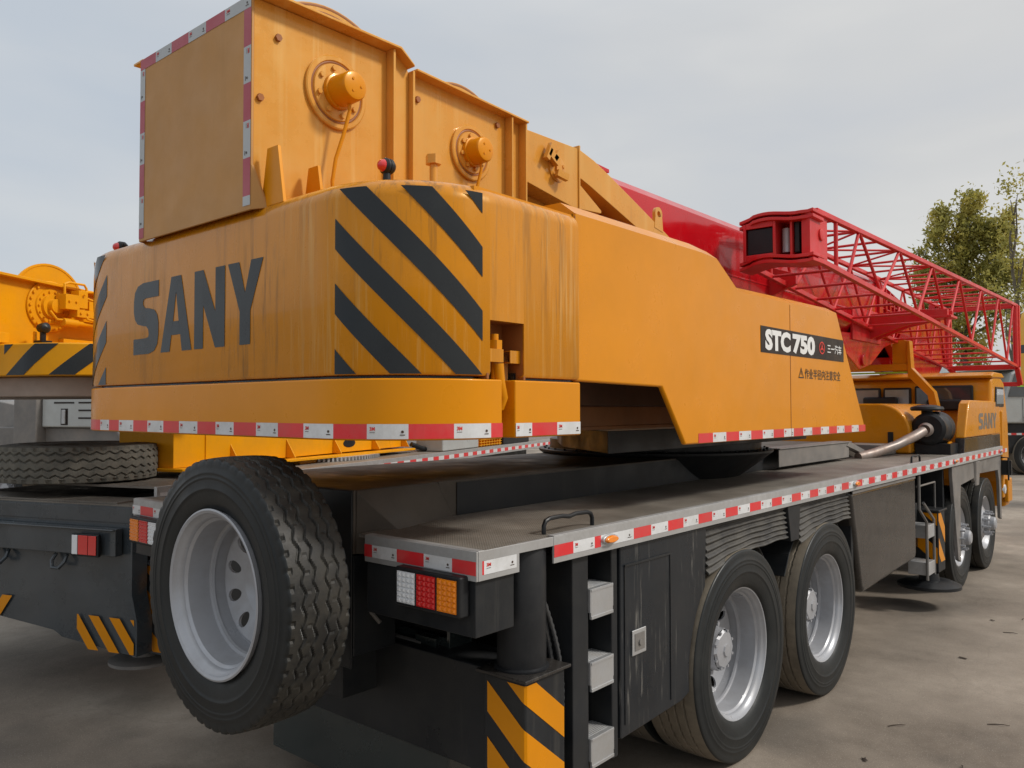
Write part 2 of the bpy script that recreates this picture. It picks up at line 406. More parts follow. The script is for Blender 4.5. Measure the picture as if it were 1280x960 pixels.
# ------------------------------------------------------------------ tyres and wheels (axis = local X, outer face towards +X)
def tyre_mesh(name, R=.54, W=.33, r_in=.335, tread='zigzag', mats=('rubber', 'rubber_dust'), nt=360):
    h = R - r_in
    side = []   # sidewall from bead to shoulder, outer side
    side = [(W * .36, r_in - .004), (W * .42, r_in + .004), (W * .455, r_in + h * .12), (W * .475, r_in + h * .2), (W * .492, r_in + h * .34), (W * .500, r_in + h * .40), (W * .510, r_in + h * .415), (W * .505, r_in + h * .43), (W * .505, r_in + h * .58),
            (W * .503, r_in + h * .60), (W * .514, r_in + h * .615), (W * .503, r_in + h * .64), (W * .50, r_in + h * .70), (W * .506, r_in + h * .715), (W * .493, r_in + h * .735), (W * .487, r_in + h * .84), (W * .480, R - .018), (W * .466, R - .006)]
    nx = 66
    tr = []
    for i in range(nx + 1):
        x = W * .45 - W * .90 * i / nx
        crown = R - .006 * (abs(x) / (W * .45)) ** 3
        tr.append((x, crown))
    prof = side + tr + [(-a, r) for a, r in reversed(side)]
    i0, i1 = len(side), len(side) + nx
    me_v = []; fs = []; mi = []
    m = len(prof)
    for k in range(nt):
        t = 2 * pi * k / nt
        for i, (x, r) in enumerate(prof):
            rr = r; ux = x / (W * .45)
            if i0 - 2 <= i <= i1 + 2:
                dep = 0
                if tread == 'zigzag':
                    ph = (t * 42 / (2 * pi)) % 1.0
                    zz = (abs(ph - .5) * 4 - 1)
                    for gx in (-.62, -.22, .22, .62):
                        d = abs(ux - gx - zz * .075)
                        dep = max(dep, .65 * (1 - max(0, (d - .022)) / .03))
                    # cross cuts
                    ph2 = (t * 54 / (2 * pi) + (0.25 if ux > 0 else 0)) % 1.0
                    if .36 < abs(ux) and abs(ux) < .5: 
                        dep = max(dep, .25 * (1 - abs(ph2 - .5) * 9))
                    if abs(ux) > .90:
                        ph3 = (t * 54 / (2 * pi)) % 1.0
                        dep = max(dep, .55 * (1 - max(0, abs(ph3 - .5) - .09) / .08))
                elif tread == 'rib':
                    ph = (t * 60 / (2 * pi)) % 1.0
                    zz = (abs(ph - .5) * 4 - 1)
                    for gx in (-.56, -.19, .19, .56):
                        d = abs(ux - gx - zz * .012)
                        dep = max(dep, 1 - max(0, (d - .022)) / .018)
                else:
                    ph = (t * 40 / (2 * pi)) % 1.0
                    zz = (abs(ph - .5) * 4 - 1)
                    for gx in (-.66, -.25, .25, .66):
                        d = abs(ux - gx - zz * .09)
                        dep = max(dep, 1 - max(0, (d - .03)) / .03)
                    if abs(ux) > .84:
                        ph3 = (t * 40 / (2 * pi)) % 1.0
                        dep = max(dep, (1 - max(0, abs(ph3 - .5) - .14) / .07))
                rr = r - .014 * min(1, max(0, dep))
            me_v.append((x, rr * cos(t), rr * sin(t)))
    for k in range(nt):
        k2 = (k + 1) % nt
        for i in range(m - 1):
            fs.append((k * m + i, k * m + i + 1, k2 * m + i + 1, k2 * m + i))
            mi.append(1 if i0 <= i <= i1 - 1 else 0)
    me = bpy.data.meshes.new(name)
    me.from_pydata(me_v, [], fs)
    for q in mats: me.materials.append(M[q])
    me.polygons.foreach_set('material_index', mi)
    me.polygons.foreach_set('use_smooth', [a == 0 for a in mi])
    me.update()
    return me

def sector_holes(g, ri, ro, x0, x1, nh, hr, hrr, rc, nseg=24, phase=0):
    """annular disc ri..ro lying between axial x0 (at ri) and x1 (at ro), with nh oval holes (hr tangential half size, hrr radial)"""
    for s in range(nh):
        a0 = 2 * pi * (s + phase) / nh; half = pi / nh
        inner = []; outer = []
        # rectangle in (theta, r)
        for k in range(nseg):
            t = 2 * pi * k / nseg + pi / nseg
            cx, cy = cos(t), sin(t)
            inner.append((cx * hr / rc, rc + cy * hrr))
            up = (ro - rc) if cy > 0 else (rc - ri)
            sc = min(half / abs(cx) if abs(cx) > 1e-6 else 1e9, up / abs(cy) if abs(cy) > 1e-6 else 1e9)
            outer.append((cx * sc, rc + cy * sc))
        # snap corners
        for cx, cy in ((half, ro), (half, ri), (-half, ri), (-half, ro)):
            j = min(range(nseg), key=lambda q: ((outer[q][0] - cx) * rc) ** 2 + (outer[q][1] - cy) ** 2)
            outer[j] = (cx, cy)
        def P(p, dx=0):
            th, r = p; x = x0 + (x1 - x0) * (r - ri) / (ro - ri) + dx
            return (x, r * cos(a0 + th), r * sin(a0 + th))
        vs = [P(p) for p in inner] + [P(p) for p in outer] + [P(p, -.012) for p in inner]
        fs = []
        for k in range(nseg):
            k2 = (k + 1) % nseg
            fs.append((k, k2, nseg + k2, nseg + k)); fs.append((k, k2, 2 * nseg + k2, 2 * nseg + k))
        g.add(vs, fs)

def rim_dish(parent, Ro=.345, W=.30, depth=.20, holes=10, name='rim'):
    """deep dished truck rim: flange, drop, barrel, disc at the back with hand holes"""
    g = G()
    x = W * .43
    g.lathe([(x - .03, Ro - .008), (x + .004, Ro - .002), (x + .010, Ro + .004), (x + .013, Ro - .003), (x + .008, Ro - .014), (x - .006, Ro - .020), (x - .012, Ro - .028),
             (x - .020, Ro - .034), (x - .034, Ro - .037), (x - .040, Ro - .044), (x - .045, Ro - .048), (x - depth * .70, Ro - .052), (x - depth * .72, Ro - .064), (x - depth * .78, Ro - .068), (x - depth * .80, Ro - .062), (x - depth * .95, Ro - .064), (x - depth - .006, Ro - .068),
             (x - depth - .008, Ro - .078), (x - depth + .004, Ro - .086), (x - depth + .010, Ro - .096)], (0, 0, 0), 'x', 96)
    sector_holes(g, Ro - .205, Ro - .094, x - depth - .02, x - depth + .010, holes, .026, .036, Ro - .143)
    g.lathe([(x - depth - .02, Ro - .205), (x - depth - .035, .11), (x - depth - .045, .06), (x - depth - .045, 0)], (0, 0, 0), 'x', 64)
    # back skin so the barrel is closed from behind
    g.lathe([(x - .03, Ro - .008), (-W * .43, Ro - .01), (-W * .45, Ro + .004)], (0, 0, 0), 'x', 64)
    return g.build(name, 'rim', parent, angle=32)

TY = {'spare': tyre_mesh('tyre_zigzag', R=.542, W=.28, r_in=.328, tread='zigzag'),
      'rear': tyre_mesh('tyre_rib', R=.61, W=.34, r_in=.378, tread='rib', mats=('rubber', 'rubber_sand'), nt=240),
      'front': tyre_mesh('tyre_rib_front', R=.575, W=.36, r_in=.335, tread='rib', nt=240),
      'lying': tyre_mesh('tyre_old', R=.56, W=.27, r_in=.30, tread='block', mats=('rubber_old', 'rubber_old'))}

def put_mesh(name, me, parent):
    o = bpy.data.objects.new(name, me); COL.objects.link(o); o.parent = parent
    return o

# ================================================================== CAMERA
cam_d = bpy.data.cameras.new('camera'); cam = bpy.data.objects.new('camera', cam_d); COL.objects.link(cam)
right = V((0.76052654, 0.64930389, -0.00195993)); down = V((-0.02062445, 0.02114013, -0.99956377)); fwd = V((-0.64897921, 0.7602352, 0.02946916))
cam.matrix_world = Matrix(((right.x, -down.x, -fwd.x, 3.46706686), (right.y, -down.y, -fwd.y, -2.223038), (right.z, -down.z, -fwd.z, 1.95), (0, 0, 0, 1)))
cam_d.sensor_width = 36; cam_d.lens = 1006.928 / 1280 * 36; cam_d.clip_end = 3000; cam_d.clip_start = .05
SC.camera = cam

# ================================================================== MAIN CRANE
ZD = 1.408          # deck height
XS = 1.40           # deck side
crane = thing('mobile_crane', 'big yellow truck crane with red boom and black chassis, spare wheel hung at its rear', 'crane truck')

# ---- deck plates
g = G()
side_poly = [(.70, 0), (XS, 0), (XS, 10.5), (.60, 10.5), (.60, .675)]
g.prism(side_poly, 'z', ZD - .012, ZD)
g.prism([(-x, y) for x, y in side_poly], 'z', ZD - .012, ZD)
deck = g.build('deck', 'deck', crane)
# edge trim (fascia), aluminium coloured
g = G()
for s in (1, -1):
    def bx(x0, x1, y0, y1, z0, z1): g.box(min(s * x0, s * x1), max(s * x0, s * x1), y0, y1, z0, z1)
    bx(.755, XS + .004, -.012, -.002, ZD - .108, ZD + .004)          # rear strip
    bx(.755, XS + .004, -.002, .03, ZD + .0015, ZD + .006)           # lip over deck
    bx(XS - .004, XS + .006, -.002, .235, ZD - .108, ZD + .004)      # side short strip
    bx(XS - .004, XS + .006, .458, 10.5, ZD - .108, ZD + .004)       # side long strip
    bx(XS - .03, XS + .006, .458, 10.5, ZD + .0045, ZD + .008)
    bx(XS - .012, XS + .0045, .235, .458, ZD - .035, ZD + .003)      # thin lip over the jack
g.build('edge_trim', 'aluminium', deck, bevel=.0025)
# tape on the deck edges
def deck_edge(u, v, off):      # u along: from x=.755 rearward edge to corner then forward along the side
    lr = XS + .004 - .755
    if u <= lr: return (.755 + u, -.012 - off, v)
    return (XS + .006 + off, -.012 + (u - lr), v)
tape('reflective_tape', deck, deck_edge, [.05, .155, .16, .157, .165, .19], ZD - .086, ZD - .034, start=0)
tape('reflective_tape', deck, lambda u, v, o: (XS + .006 + o, u, v), [.135, .16, .05, .275] + [.16, .165] * 30, ZD - .083, ZD - .032, u0=.459, step=1)
tape('reflective_tape', deck, lambda u, v, o: (-.755 - (.655 - u), -.012 - o, v), [.10, .16, .16, .155, .075], ZD - .086, ZD - .034, start=1)
# grab handles on the deck
for (ya, yb, x) in ((.50, .86, 1.32), (6.2, 6.5, 1.34)):
    g = G()
    g.tube([(x, ya, ZD), (x, ya, ZD + .035), (x, ya + .012, ZD + .055), (x, ya + .04, ZD + .064), (x, (ya + yb) / 2 - .05, ZD + .066), (x, (ya + yb) / 2, ZD + .058), (x, (ya + yb) / 2 + .05, ZD + .066), (x, yb - .04, ZD + .064), (x, yb - .012, ZD + .055), (x, yb, ZD + .035), (x, yb, ZD)], .010, 10)
    g.build('grab_handle', 'plastic', deck)
# amber side marker lamps
for y in (.865, 4.32, 7.69, 10.35):
    g = G(); c = V((XS + .008, y, ZD - .055))
    def ov(a, b, d): return [c + V((d, a * cos(t * pi / 12), b * sin(t * pi / 12))) for t in range(24)]
    g.hull(ov(.062, .024, 0), ov(.060, .022, .014))
    lamp = g.build('side_marker_lamp', 'steel', crane, bevel=.003)
    g = G(); g.hull(ov(.052, .019, .0145), ov(.044, .013, .027)); g.build('lens', 'lens_amber', lamp, bevel=.003)

# ---- raised centre spine of the chassis
g = G()
zt = 1.585
g.box(-.60, .60, .575, 6.35, 1.395, zt)
g.hull([(-.60, .05, 1.30), (.60, .05, 1.30), (.60, .574, 1.30), (-.60, .574, 1.30)], [(-.60, .05, zt), (.60, .05, zt), (.60, .574, zt), (-.60, .574, zt)])
g.hull([(-.6, 6.352, 1.395), (.6, 6.352, 1.395), (.6, 7.1, 1.395), (-.6, 7.1, 1.395)], [(-.6, 6.352, zt), (.6, 6.352, zt), (.6, 6.36, zt), (-.6, 6.36, zt)])
for s in (1, -1):   # sloping gusset plates at the rear corners
    g.hull([(s * .602, .06, zt), (s * .602, .57, zt - .003), (s * .602, .67, ZD), (s * .73, .20, ZD)], [(s * .60, .06, 1.30), (s * .60, .57, 1.30), (s * .60, .67, 1.30), (s * .70, .20, 1.30)])
g.build('chassis_spine', 'spine', crane, bevel=.006)
g = G()
for s in (1, -1):
    g.box(min(s * .603, s * .606), max(s * .603, s * .606), .70, 6.33, ZD + .002, zt - .012)
g.build('spine_side_plate', 'black', crane)
g = G()
g.box(.55, .735, 4.5, 6.36, zt + .003, zt + .013); g.box(.715, .725, 4.5, 6.3, ZD + .03, zt + .002)
g.hull([(.66, 6.30, zt + .013), (.735, 6.30, zt + .013), (.735, 7.15, ZD + .002), (.66, 7.15, ZD + .002)], [(.66, 6.22, zt - .03), (.735, 6.22, zt - .03), (.735, 6.95, ZD + .002), (.66, 6.95, ZD + .002)])
g.build('bridge_plate', 'fender', crane, bevel=.003)

# ---- chassis frame, axles
g = G()
g.box(-.46, .46, .10, 10.2, .62, 1.29)  # sub-frame as one solid box, filled in to block light
g.box(-.60, .60, .052, .30, .85, 1.295); g.box(-.602, .602, .036, .048, .80, 1.582)
g.box(-1.18, 1.18, .30, .55, .42, .86)          # rear outrigger beam housing
g.box(-1.20, 1.20, 6.66, 6.95, .5, .95)
for y in (2.27, 3.70, 8.12, 9.58):
    g.cyl((-1.0, y, .53), (1.0, y, .53), .11, 16)
    g.lathe([(-.22, .05), (-.2, .2), (-.1, .27), (.1, .27), (.2, .2), (.22, .05)], (0, y, .53), 'x', 20)
for x in (-.75, .75):
    g.box(x - .04, x + .04, .6, 10.2, 1.16, 1.28)
g.box(-1.36, 1.36, 4.35, 4.40, .5, 1.38); g.box(-1.36, 1.36, 6.1, 6.13, .5, 1.38); g.box(-1.30, 1.30, 7.6, 7.66, .5, 1.38)
g.box(-1.28, 1.28, 1.0, 1.03, .45, 1.30)
g.build('chassis_frame', 'black', crane, bevel=.01)

# rear cross panel: glossy plate below the tail, with stiffener
g = G()
g.box(-.55, .84, .40, .415, .05, .90)
g.box(.842, .862, .39, .54, .05, 1.08)
g.hull([(.66, .398, .90), (.80, .398, .90), (.78, .398, .66), (.70, .398, .66)], [(.66, .36, .90), (.80, .36, .90), (.78, .385, .66), (.70, .385, .66)])
g.build('rear_panel', 'gloss_black', crane, bevel=.004)
g = G()
g.tube([(.05, .37, .86), (.70, .37, .86)], .012, 8)
g.tube([(.62, .20, 1.15), (.60, .16, 1.10), (.60, .15, 1.03), (.63, .18, .98)], .010, 8)
g.build('brake_pipe', 'fender', crane)

# ---- rear body boxes with tail lights
for s in (1, -1):
    g = G()
    g.prism([(s * .757, .0), (s * 1.388, .0), (s * 1.388, .222), (s * .757, .222)], 'z', 1.085, ZD - .109)
    g.build('tail_box', 'black', crane, bevel=.004)
    g = G()
    a, b = .995, 1.36
    x0, x1 = min(s * a, s * b), max(s * a, s * b)
    g.box(x0, x1, -.055, -.001, 1.162, 1.318)
    tl = g.build('tail_light', 'plastic', crane, bevel=.010, seg=3)
    w = (b - a - .06) / 3
    for k, mt in enumerate(('lens_white', 'lens_red', 'lens_amber')):
        g = G()
        la = a + .018 + k * (w + .012); lb = la + w
        la2, lb2 = min(s * la, s * lb), max(s * la, s * lb)
        g.box(la2, lb2, -.059, -.0552, 1.178, 1.302)
        nx, nz = (4, 6)
        for i in range(nx):
            for j in range(nz):
                cx = la2 + (lb2 - la2) * (i + .5) / nx; cz = 1.180 + .120 * (j + .5) / nz
                hx = (lb2 - la2) / nx * .44; hz = .120 / nz * .42
                g.hull([(cx - hx, -.0592, cz - hz), (cx + hx, -.0592, cz - hz), (cx + hx, -.0592, cz + hz), (cx - hx, -.0592, cz + hz)],
                       [(cx - hx * .45, -.0645, cz - hz * .5), (cx + hx * .45, -.0645, cz - hz * .5), (cx + hx * .45, -.0645, cz + hz * .5), (cx - hx * .45, -.0645, cz + hz * .5)])
        g.build('lens', mt, tl, angle=20)

# ---- rear outriggers: jack cylinder in a striped box
for s in (1, -1):
    g = G()
    X0, X1, Y0, Y1 = 1.185, 1.412, .262, .525
    g.box(min(s * X0, s * X1), max(s * X0, s * X1), Y0, Y1, .22, .858)
    ob = g.build('outrigger_box', 'black', crane, bevel=.012, seg=3)
    g = G()
    g.lathe([(.873, .116), (.880, .116), (.886, .104), (1.36, .104), (1.378, .096), (1.382, .06), (1.382, 0)], (s * 1.288, .388, 0), 'z', 48)
    g.build('jack_cylinder', 'plastic', ob)
    g = G(); g.box(min(s * 1.16, s * 1.43), max(s * 1.16, s * 1.43), Y0 - .02, Y1 + .02, .859, .872); g.build('collar_plate', 'tank', ob, bevel=.003)
    g = G()
    def om(u, v, o, s=s):
        w = X1 - .0135 - X0
        if u < w: return (s * (X0 + u), Y0 - o, v)
        t = (u - w) / .021
        if t < 1: return (s * (X1 - .012 + (.012 + o) * sin(t * pi / 2)), Y0 + .012 - (.012 + o) * cos(t * pi / 2), v)
        return (s * (X1 + o), Y0 + .012 + (u - w - .021), v)
    hatch(g, om, .025, .475, .24, .845, [.828, .60, .372, 1.056, .144 + .9 * .0], .125, .80, step=.012)
    g.build('hazard_stripe', 'yellow', ob, angle=0, normals=False)
    g = G(); g.lathe([(.12, .0), (.12, .10), (.14, .115), (.15, .115), (.16, .08), (.22, .07), (.22, 0)], (s * 1.298, .39, 0), 'z', 32); g.build('foot_pad', 'black', ob)
# hoses behind the jack
for k in range(3):
    g = G(); pts = []
    for i in range(46):
        t = i / 45
        pts.append((1.34 - .025 * k, .45 + .150 * sin(t * pi * .70) - .03 * k * sin(t * pi), 1.18 - .66 * t + .03 * k))
    g.tube(pts, [.0085 + .0028 * (i % 2) for i in range(46)], 10)
    g.build('hydraulic_hose', 'hose', crane)

# ---- access ladder beside the jack
g = G()
for y0, y1 in ((.63, .75), (.935, .985)):
    g.box(1.22, 1.375, y0, y1, .33, 1.295)
g.box(1.05, 1.22, .60, 1.0, .33, 1.295)
ladder = g.build('ladder_frame', 'black', crane, bevel=.006)
for z0, z1 in ((1.005, 1.14), (.685, .815), (.35, .48)):
    g = G()
    g.prism([(1.26, z1), (1.386, z1), (1.386, z0), (1.376, z0), (1.376, z1 - .012), (1.26, z1 - .012)], 'y', .755, .93)
    g.box(1.386, 1.389, .755, .93, z0, z0 + .014); g.box(1.386, 1.389, .755, .93, z1 - .012, z1); g.box(1.26, 1.385, .750, .755, z0 + .03, z1); g.box(1.26, 1.385, .93, .935, z0 + .03, z1)
    for i in range(9):
        g.box(1.26 + i * .012, 1.265 + i * .012, .765, .92, z1, z1 + .002)
    g.build('step', 'steel', ladder, bevel=.0015)

# ---- locker
g = G()
ar = [(1.0, .40), (1.575, .42)]
for i in range(9):       # arch round the wheel
    t = radians(186 - i * 7.5)
    ar.append((2.285 + .625 * cos(t), .51 + .635 * sin(t)))
ar = [p for p in ar if p[0] <= 1.87]
ar += [(1.87, 1.295), (1.0, 1.295)]
g.prism(ar, 'x', 1.33, 1.382)
lk = g.build('locker_panel', 'locker', crane, bevel=.008)
g = G()
for a in ((1.03, 1.036, .46, 1.20), (1.46, 1.466, .46, 1.20)):
    g.box(1.382, 1.387, *a)
g.box(1.382, 1.390, 1.03, 1.47, 1.198, 1.207)
g.build('locker_trim', 'black', lk)
g = G()
g.box(1.383, 1.391, 1.09, 1.215, .765, .885)
lo = g.build('locker_latch', 'steel', lk, bevel=.004)
g = G(); g.box(1.3912, 1.394, 1.108, 1.197, .785, .868); g.cyl((1.394, 1.152, .822), (1.402, 1.152, .822), .014, 16); g.build('latch_plate', 'fender', lk, bevel=.002)
# left side locker (unseen side kept simple but real)
g = G(); g.box(-1.38, -1.30, .60, 1.55, .40, 1.295); g.build('locker_panel', 'locker', crane, bevel=.008)

# ---- mudguards over the rear axles: ribbed rubber flaps on a bracket
for (ya, yb) in ((1.87, 3.0), (3.22, 4.25)):
    g = G()
    nz, ny = 60, 24
    vs = []
    for i in range(nz):
        z = 1.292 - .20 * i / (nz - 1)
        for j in range(ny):
            y = ya + (yb - ya) * j / (ny - 1)
            sag = 1 - .0 * j
            zz = z - (.07 * (1 - j / (ny - 1)) ** 3 + .004 * sin(j * .9)) * (i / nz)
            vs.append((1.365 + .009 * sin(i / (nz - 1) * 2 * pi * 6.5) + .005 * sin(j * .35 + 1) * (i / nz) + .02 * (i / nz), y, zz))
    g.add(vs, [(i * ny + j, i * ny + j + 1, (i + 1) * ny + j + 1, (i + 1) * ny + j) for i in range(nz - 1) for j in range(ny - 1)])
    o = g.build('mudguard_flap', 'tank' if ya > 3 else 'fender', crane, angle=60)
    o.data.materials[0] = M['flap']
    sm = o.modifiers.new('t', 'SOLIDIFY'); sm.thickness = .008
g = G()
g.prism([(3.0, 1.295), (3.22, 1.295), (3.19, 1.06), (3.05, 1.06)], 'x', 1.33, 1.392)
for yc in (2.27, 3.70):   # inner arch liners over both tyres
    for i in range(10):
        t0 = radians(25 + i * 13); t1 = radians(25 + (i + 1) * 13)
        a, b = (yc + .67 * cos(t0), .53 + .67 * sin(t0)), (yc + .67 * cos(t1), .53 + .67 * sin(t1))
        a2, b2 = (yc + .68 * cos(t0), .53 + .68 * sin(t0)), (yc + .68 * cos(t1), .53 + .68 * sin(t1))
        g.prism([a, b, b2, a2], 'x', .70, 1.33)
g.build('mudguard_bracket', 'black', crane, bevel=.006)

# ---- side tank between axle groups
g = G()
tp = [(4.27, 1.292), (6.16, 1.292), (6.16, .56), (6.12, .50), (4.56, .45), (4.50, .50), (4.30, 1.18)]
g.prism(tp, 'x', .95, 1.385)
tk = g.build('side_tank', 'tank', crane, bevel=.045, seg=5)
g = G(); g.box(1.386, 1.392, 4.30, 6.12, 1.270, 1.293); g.cyl((1.1, 6.161, 1.0), (1.1, 6.20, 1.0), .05); g.build('tank_strap', 'fender', tk)

# ---- middle steps and front outrigger
g = G()
for x in (1.365,):
    g.tube([(x, 6.35, 1.28), (x, 6.35, .95), (x, 6.62, .80), (x, 6.62, .22)], .014, 8)
    g.tube([(x, 6.50, 1.0), (x, 6.90, .80), (x, 6.90, .24)], .014, 8)
g.tube([(1.32, 6.45, 1.16), (1.32, 7.15, 1.16), (1.32, 7.15, .80)], .010, 8)
g.build('step_rail', 'fender', crane)
st = g = G()
for z in (.70, .33):
    g = G(); g.box(1.18, 1.375, 6.64, 6.88, z - .07, z + .06); g.build('lower_step', 'steel', crane, bevel=.005)
g = G()
g.box(1.15, 1.39, 6.97, 7.25, .24, .86)
g.box(1.13, 1.41, 6.94, 7.28, .861, .885)
ob = g.build('outrigger_box', 'plastic', crane, bevel=.01)
g = G()
hatch(g, lambda u, v, o: (1.39 + o, 6.98 + u, v), 0, .26, .34, .85, [1.3, .95, .6], .17, 1.0)
hatch(g, lambda u, v, o: (1.15 + u, 6.97 - o, v), 0, .23, .34, .85, [1.1, .70], .17, .9)
g.build('hazard_stripe', 'yellow', ob, angle=0, normals=False)
g = G(); g.lathe([(.24, .09), (.17, .10), (.165, .22), (.13, .30), (.10, .30), (.095, 0)], (1.30, 6.95, 0), 'z', 40); g.build('foot_pad', 'plastic', ob)
# the same front outrigger on the far side
g = G(); g.box(-1.39, -1.15, 6.97, 7.25, .24, .86); ob = g.build('outrigger_box', 'plastic', crane, bevel=.01)
g = G(); g.lathe([(.24, .09), (.17, .10), (.165, .22), (.13, .30), (.10, .30), (.095, 0)], (-1.30, 7.08, 0), 'z', 40); g.build('foot_pad', 'fender', ob)

# ---- front fender panel with two arches
def arch_panel(x0, x1):
    g = G()
    pts = [(7.66, 1.298), (7.66, 1.20), (7.90, .24), (8.02, .20), (8.04, .9), (8.08, 1.06)]
    pts += [(8.75, 1.09), (8.76, 1.10), (8.80, 1.04), (8.96, 1.04), (9.0, 1.13), (10.28, 1.10), (10.36, .95), (10.40, .45), (10.50, .42), (10.50, 1.298)]
    g.prism(pts, 'x', x0, x1)
    return g
arch_panel(1.345, 1.383).build('front_fender', 'fender', crane, bevel=.012)
arch_panel(-1.383, -1.345).build('front_fender', 'fender', crane, bevel=.012)
g = G()
g.hull([(1.384, 8.76, 1.29), (1.384, 9.02, 1.29), (1.384, 8.99, 1.0), (1.384, 8.80, 1.0)], [(1.41, 8.78, 1.29), (1.41, 9.0, 1.29), (1.40, 8.97, 1.0), (1.40, 8.82, 1.0)])
g.build('fender_bracket', 'fender', crane, bevel=.004)

# ---- wheels
def hub_rear(parent, name='hub'):
    g = G()
    g.lathe([(-.09, .15), (-.07, .155), (-.045, .15), (-.043, .128), (-.02, .124), (.03, .118)], (0, 0, 0), 'x', 48)
    g.lathe([(.031, .118), (.044, .105), (.048, .06), (.052, .04), (.060, .036), (.062, .0)], (0, 0, 0), 'x', 8)
    for k in range(10):
        t = 2 * pi * k / 10
        g.hexbolt((-.046, .142 * cos(t), .142 * sin(t)), (1, 0, 0), .014, .03)
    for k in range(8):
        t = 2 * pi * (k + .5) / 8
        g.hexbolt((.030, .112 * cos(t), .112 * sin(t)), (1, 0, 0), .009, .014)
    return g.build(name, 'rim', parent, angle=30)

def wheel_rear(loc, rz):
    g = G(); g.lathe([(-.55, .05), (-.55, .22), (-.12, .22), (-.10, .12), (-.10, 0)], (0, 0, 0), 'x', 32)
    w = g.build('wheel', 'black', crane, loc=loc); w.rotation_euler = (random.random() * 0, 0, rz)
    put_mesh('tyre', TY['rear'], w)
    t2 = put_mesh('inner_tyre', TY['rear'], w); t2.location = (-.385, 0, 0)
    rim_dish(w, Ro=.388, W=.30, depth=.20, holes=10)
    hub_rear(w)
    return w
w0 = wheel_rear((1.24, 2.285, .505), 0)
dup(w0, (1.24, 3.70, .505), (radians(17), 0, 0)).parent = crane
dup(w0, (-1.24, 2.285, .505), (radians(11), 0, pi)).parent = crane
dup(w0, (-1.24, 3.70, .505), (radians(33), 0, pi)).parent = crane

def wheel_front(loc):
    g = G(); g.lathe([(-.25, .05), (-.25, .22), (-.05, .22), (-.05, 0)], (0, 0, 0), 'x', 32)
    w = g.build('wheel', 'black', crane, loc=loc)
    put_mesh('tyre', TY['front'], w)
    g = G(); x = .14
    g.lathe([(x + .01, .338), (x + .014, .33), (x, .322), (x - .01, .312), (x - .03, .30), (x - .05, .285), (x - .055, .272)], (0, 0, 0), 'x', 80)
    sector_holes(g, .15, .272, x + .01, x - .055, 10, .026, .022, .222)
    g.lathe([(x + .01, .15), (x + .016, .14), (x + .012, .09)], (0, 0, 0), 'x', 60)
    g.build('rim', 'rim', w, angle=32)
    g = G()
    g.lathe([(x + .012, .105), (x + .06, .10), (x + .075, .085), (x + .12, .08), (x + .135, .06), (x + .14, 0)], (0, 0, 0), 'x', 40)
    for k in range(10):
        t = 2 * pi * k / 10
        c = V((x + .012, .142 * cos(t), .142 * sin(t)))
        g.tube([c, c + V((.035, 0, 0)), c + V((.036, 0, 0)), c + V((.085, 0, 0))], [.019, .019, .012, .012], 8)
    g.build('hub', 'rim', w, angle=30)
    return w
wf = wheel_front((1.195, 8.12, .47))
dup(wf, (1.195, 9.58, .47), (radians(13), 0, 0)).parent = crane
dup(wf, (-1.195, 8.12, .47), (radians(23), 0, pi)).parent = crane
dup(wf, (-1.195, 9.58, .47), (radians(5), 0, pi)).parent = crane

# ---- spare wheel hung at the tail, axis along the truck, dish facing backwards
g = G()
g.cyl((-.13, 0, 0), (-.30, 0, 0), .06); g.box(-.36, -.30, -.12, .12, -.30, .35)
sw = g.build('spare_wheel', 'black', crane, loc=(.465, -.412, 1.212)); sw.rotation_euler = (radians(20), 0, radians(-90))
put_mesh('tyre', TY['spare'], sw)
rim_dish(sw, Ro=.334, W=.30, depth=.20, holes=10)

# ================================================================== SUPERSTRUCTURE
W2 = 1.43; YR = -.40; RC = .48
LF = 2 * (W2 - RC); LA = RC * pi / 2
def outline(u):
    """plan outline of the tail: u=0 middle of the rear face, positive towards the right side; returns point, outward normal"""
    s = 1 if u >= 0 else -1; a = abs(u)
    h = W2 - RC
    if a <= h: return V((s * a, YR, 0)), V((0, -1, 0))
    a -= h
    if a <= LA:
        t = a / RC
        n = V((s * sin(t), -cos(t), 0)); return V((s * h, YR + RC, 0)) + n * RC, n
    a -= LA
    return V((s * W2, YR + RC + a, 0)), V((s, 0, 0))
def tailmap(u, v, o):
    p, n = outline(u); p = p + n * o; return (p.x, p.y, v)
U_END = (W2 - RC) + LA + .53      # side reaches y = .61
def uside(y): return (W2 - RC) + LA + (y - (YR + RC))

def tail_shell(g, u0, u1, z_rows, inset=0, step=.04):
    """surface following the outline; z_rows = [(z, inset), ...] from bottom to top"""
    n = int((u1 - u0) / step)
    us = [u0 + (u1 - u0) * i / n for i in range(n + 1)]
    # put exact knots on arc ends
    vs = []
    for u in us:
        for z, i in z_rows: vs.append(tailmap(u, z, -i - inset))
    m = len(z_rows)
    g.add(vs, [(k * m + i, k * m + i + 1, (k + 1) * m + i + 1, (k + 1) * m + i) for k in range(n) for i in range(m - 1)])

ZC0, ZC1 = 2.068, 2.80
rows = [(ZC0, .03), (ZC0 + .003, .006), (ZC0 + .015, 0), (ZC1 - .075, 0), (ZC1 - .055, .004), (ZC1 - .035, .013), (ZC1 - .018, .028), (ZC1 - .006, .048), (ZC1, .075), (ZC1 + .004, .40)]
UR0 = uside(.038); UR1 = uside(.237)
g = G()
tail_shell(g, -U_END, UR0, rows)
tail_shell(g, UR1, U_END, rows)
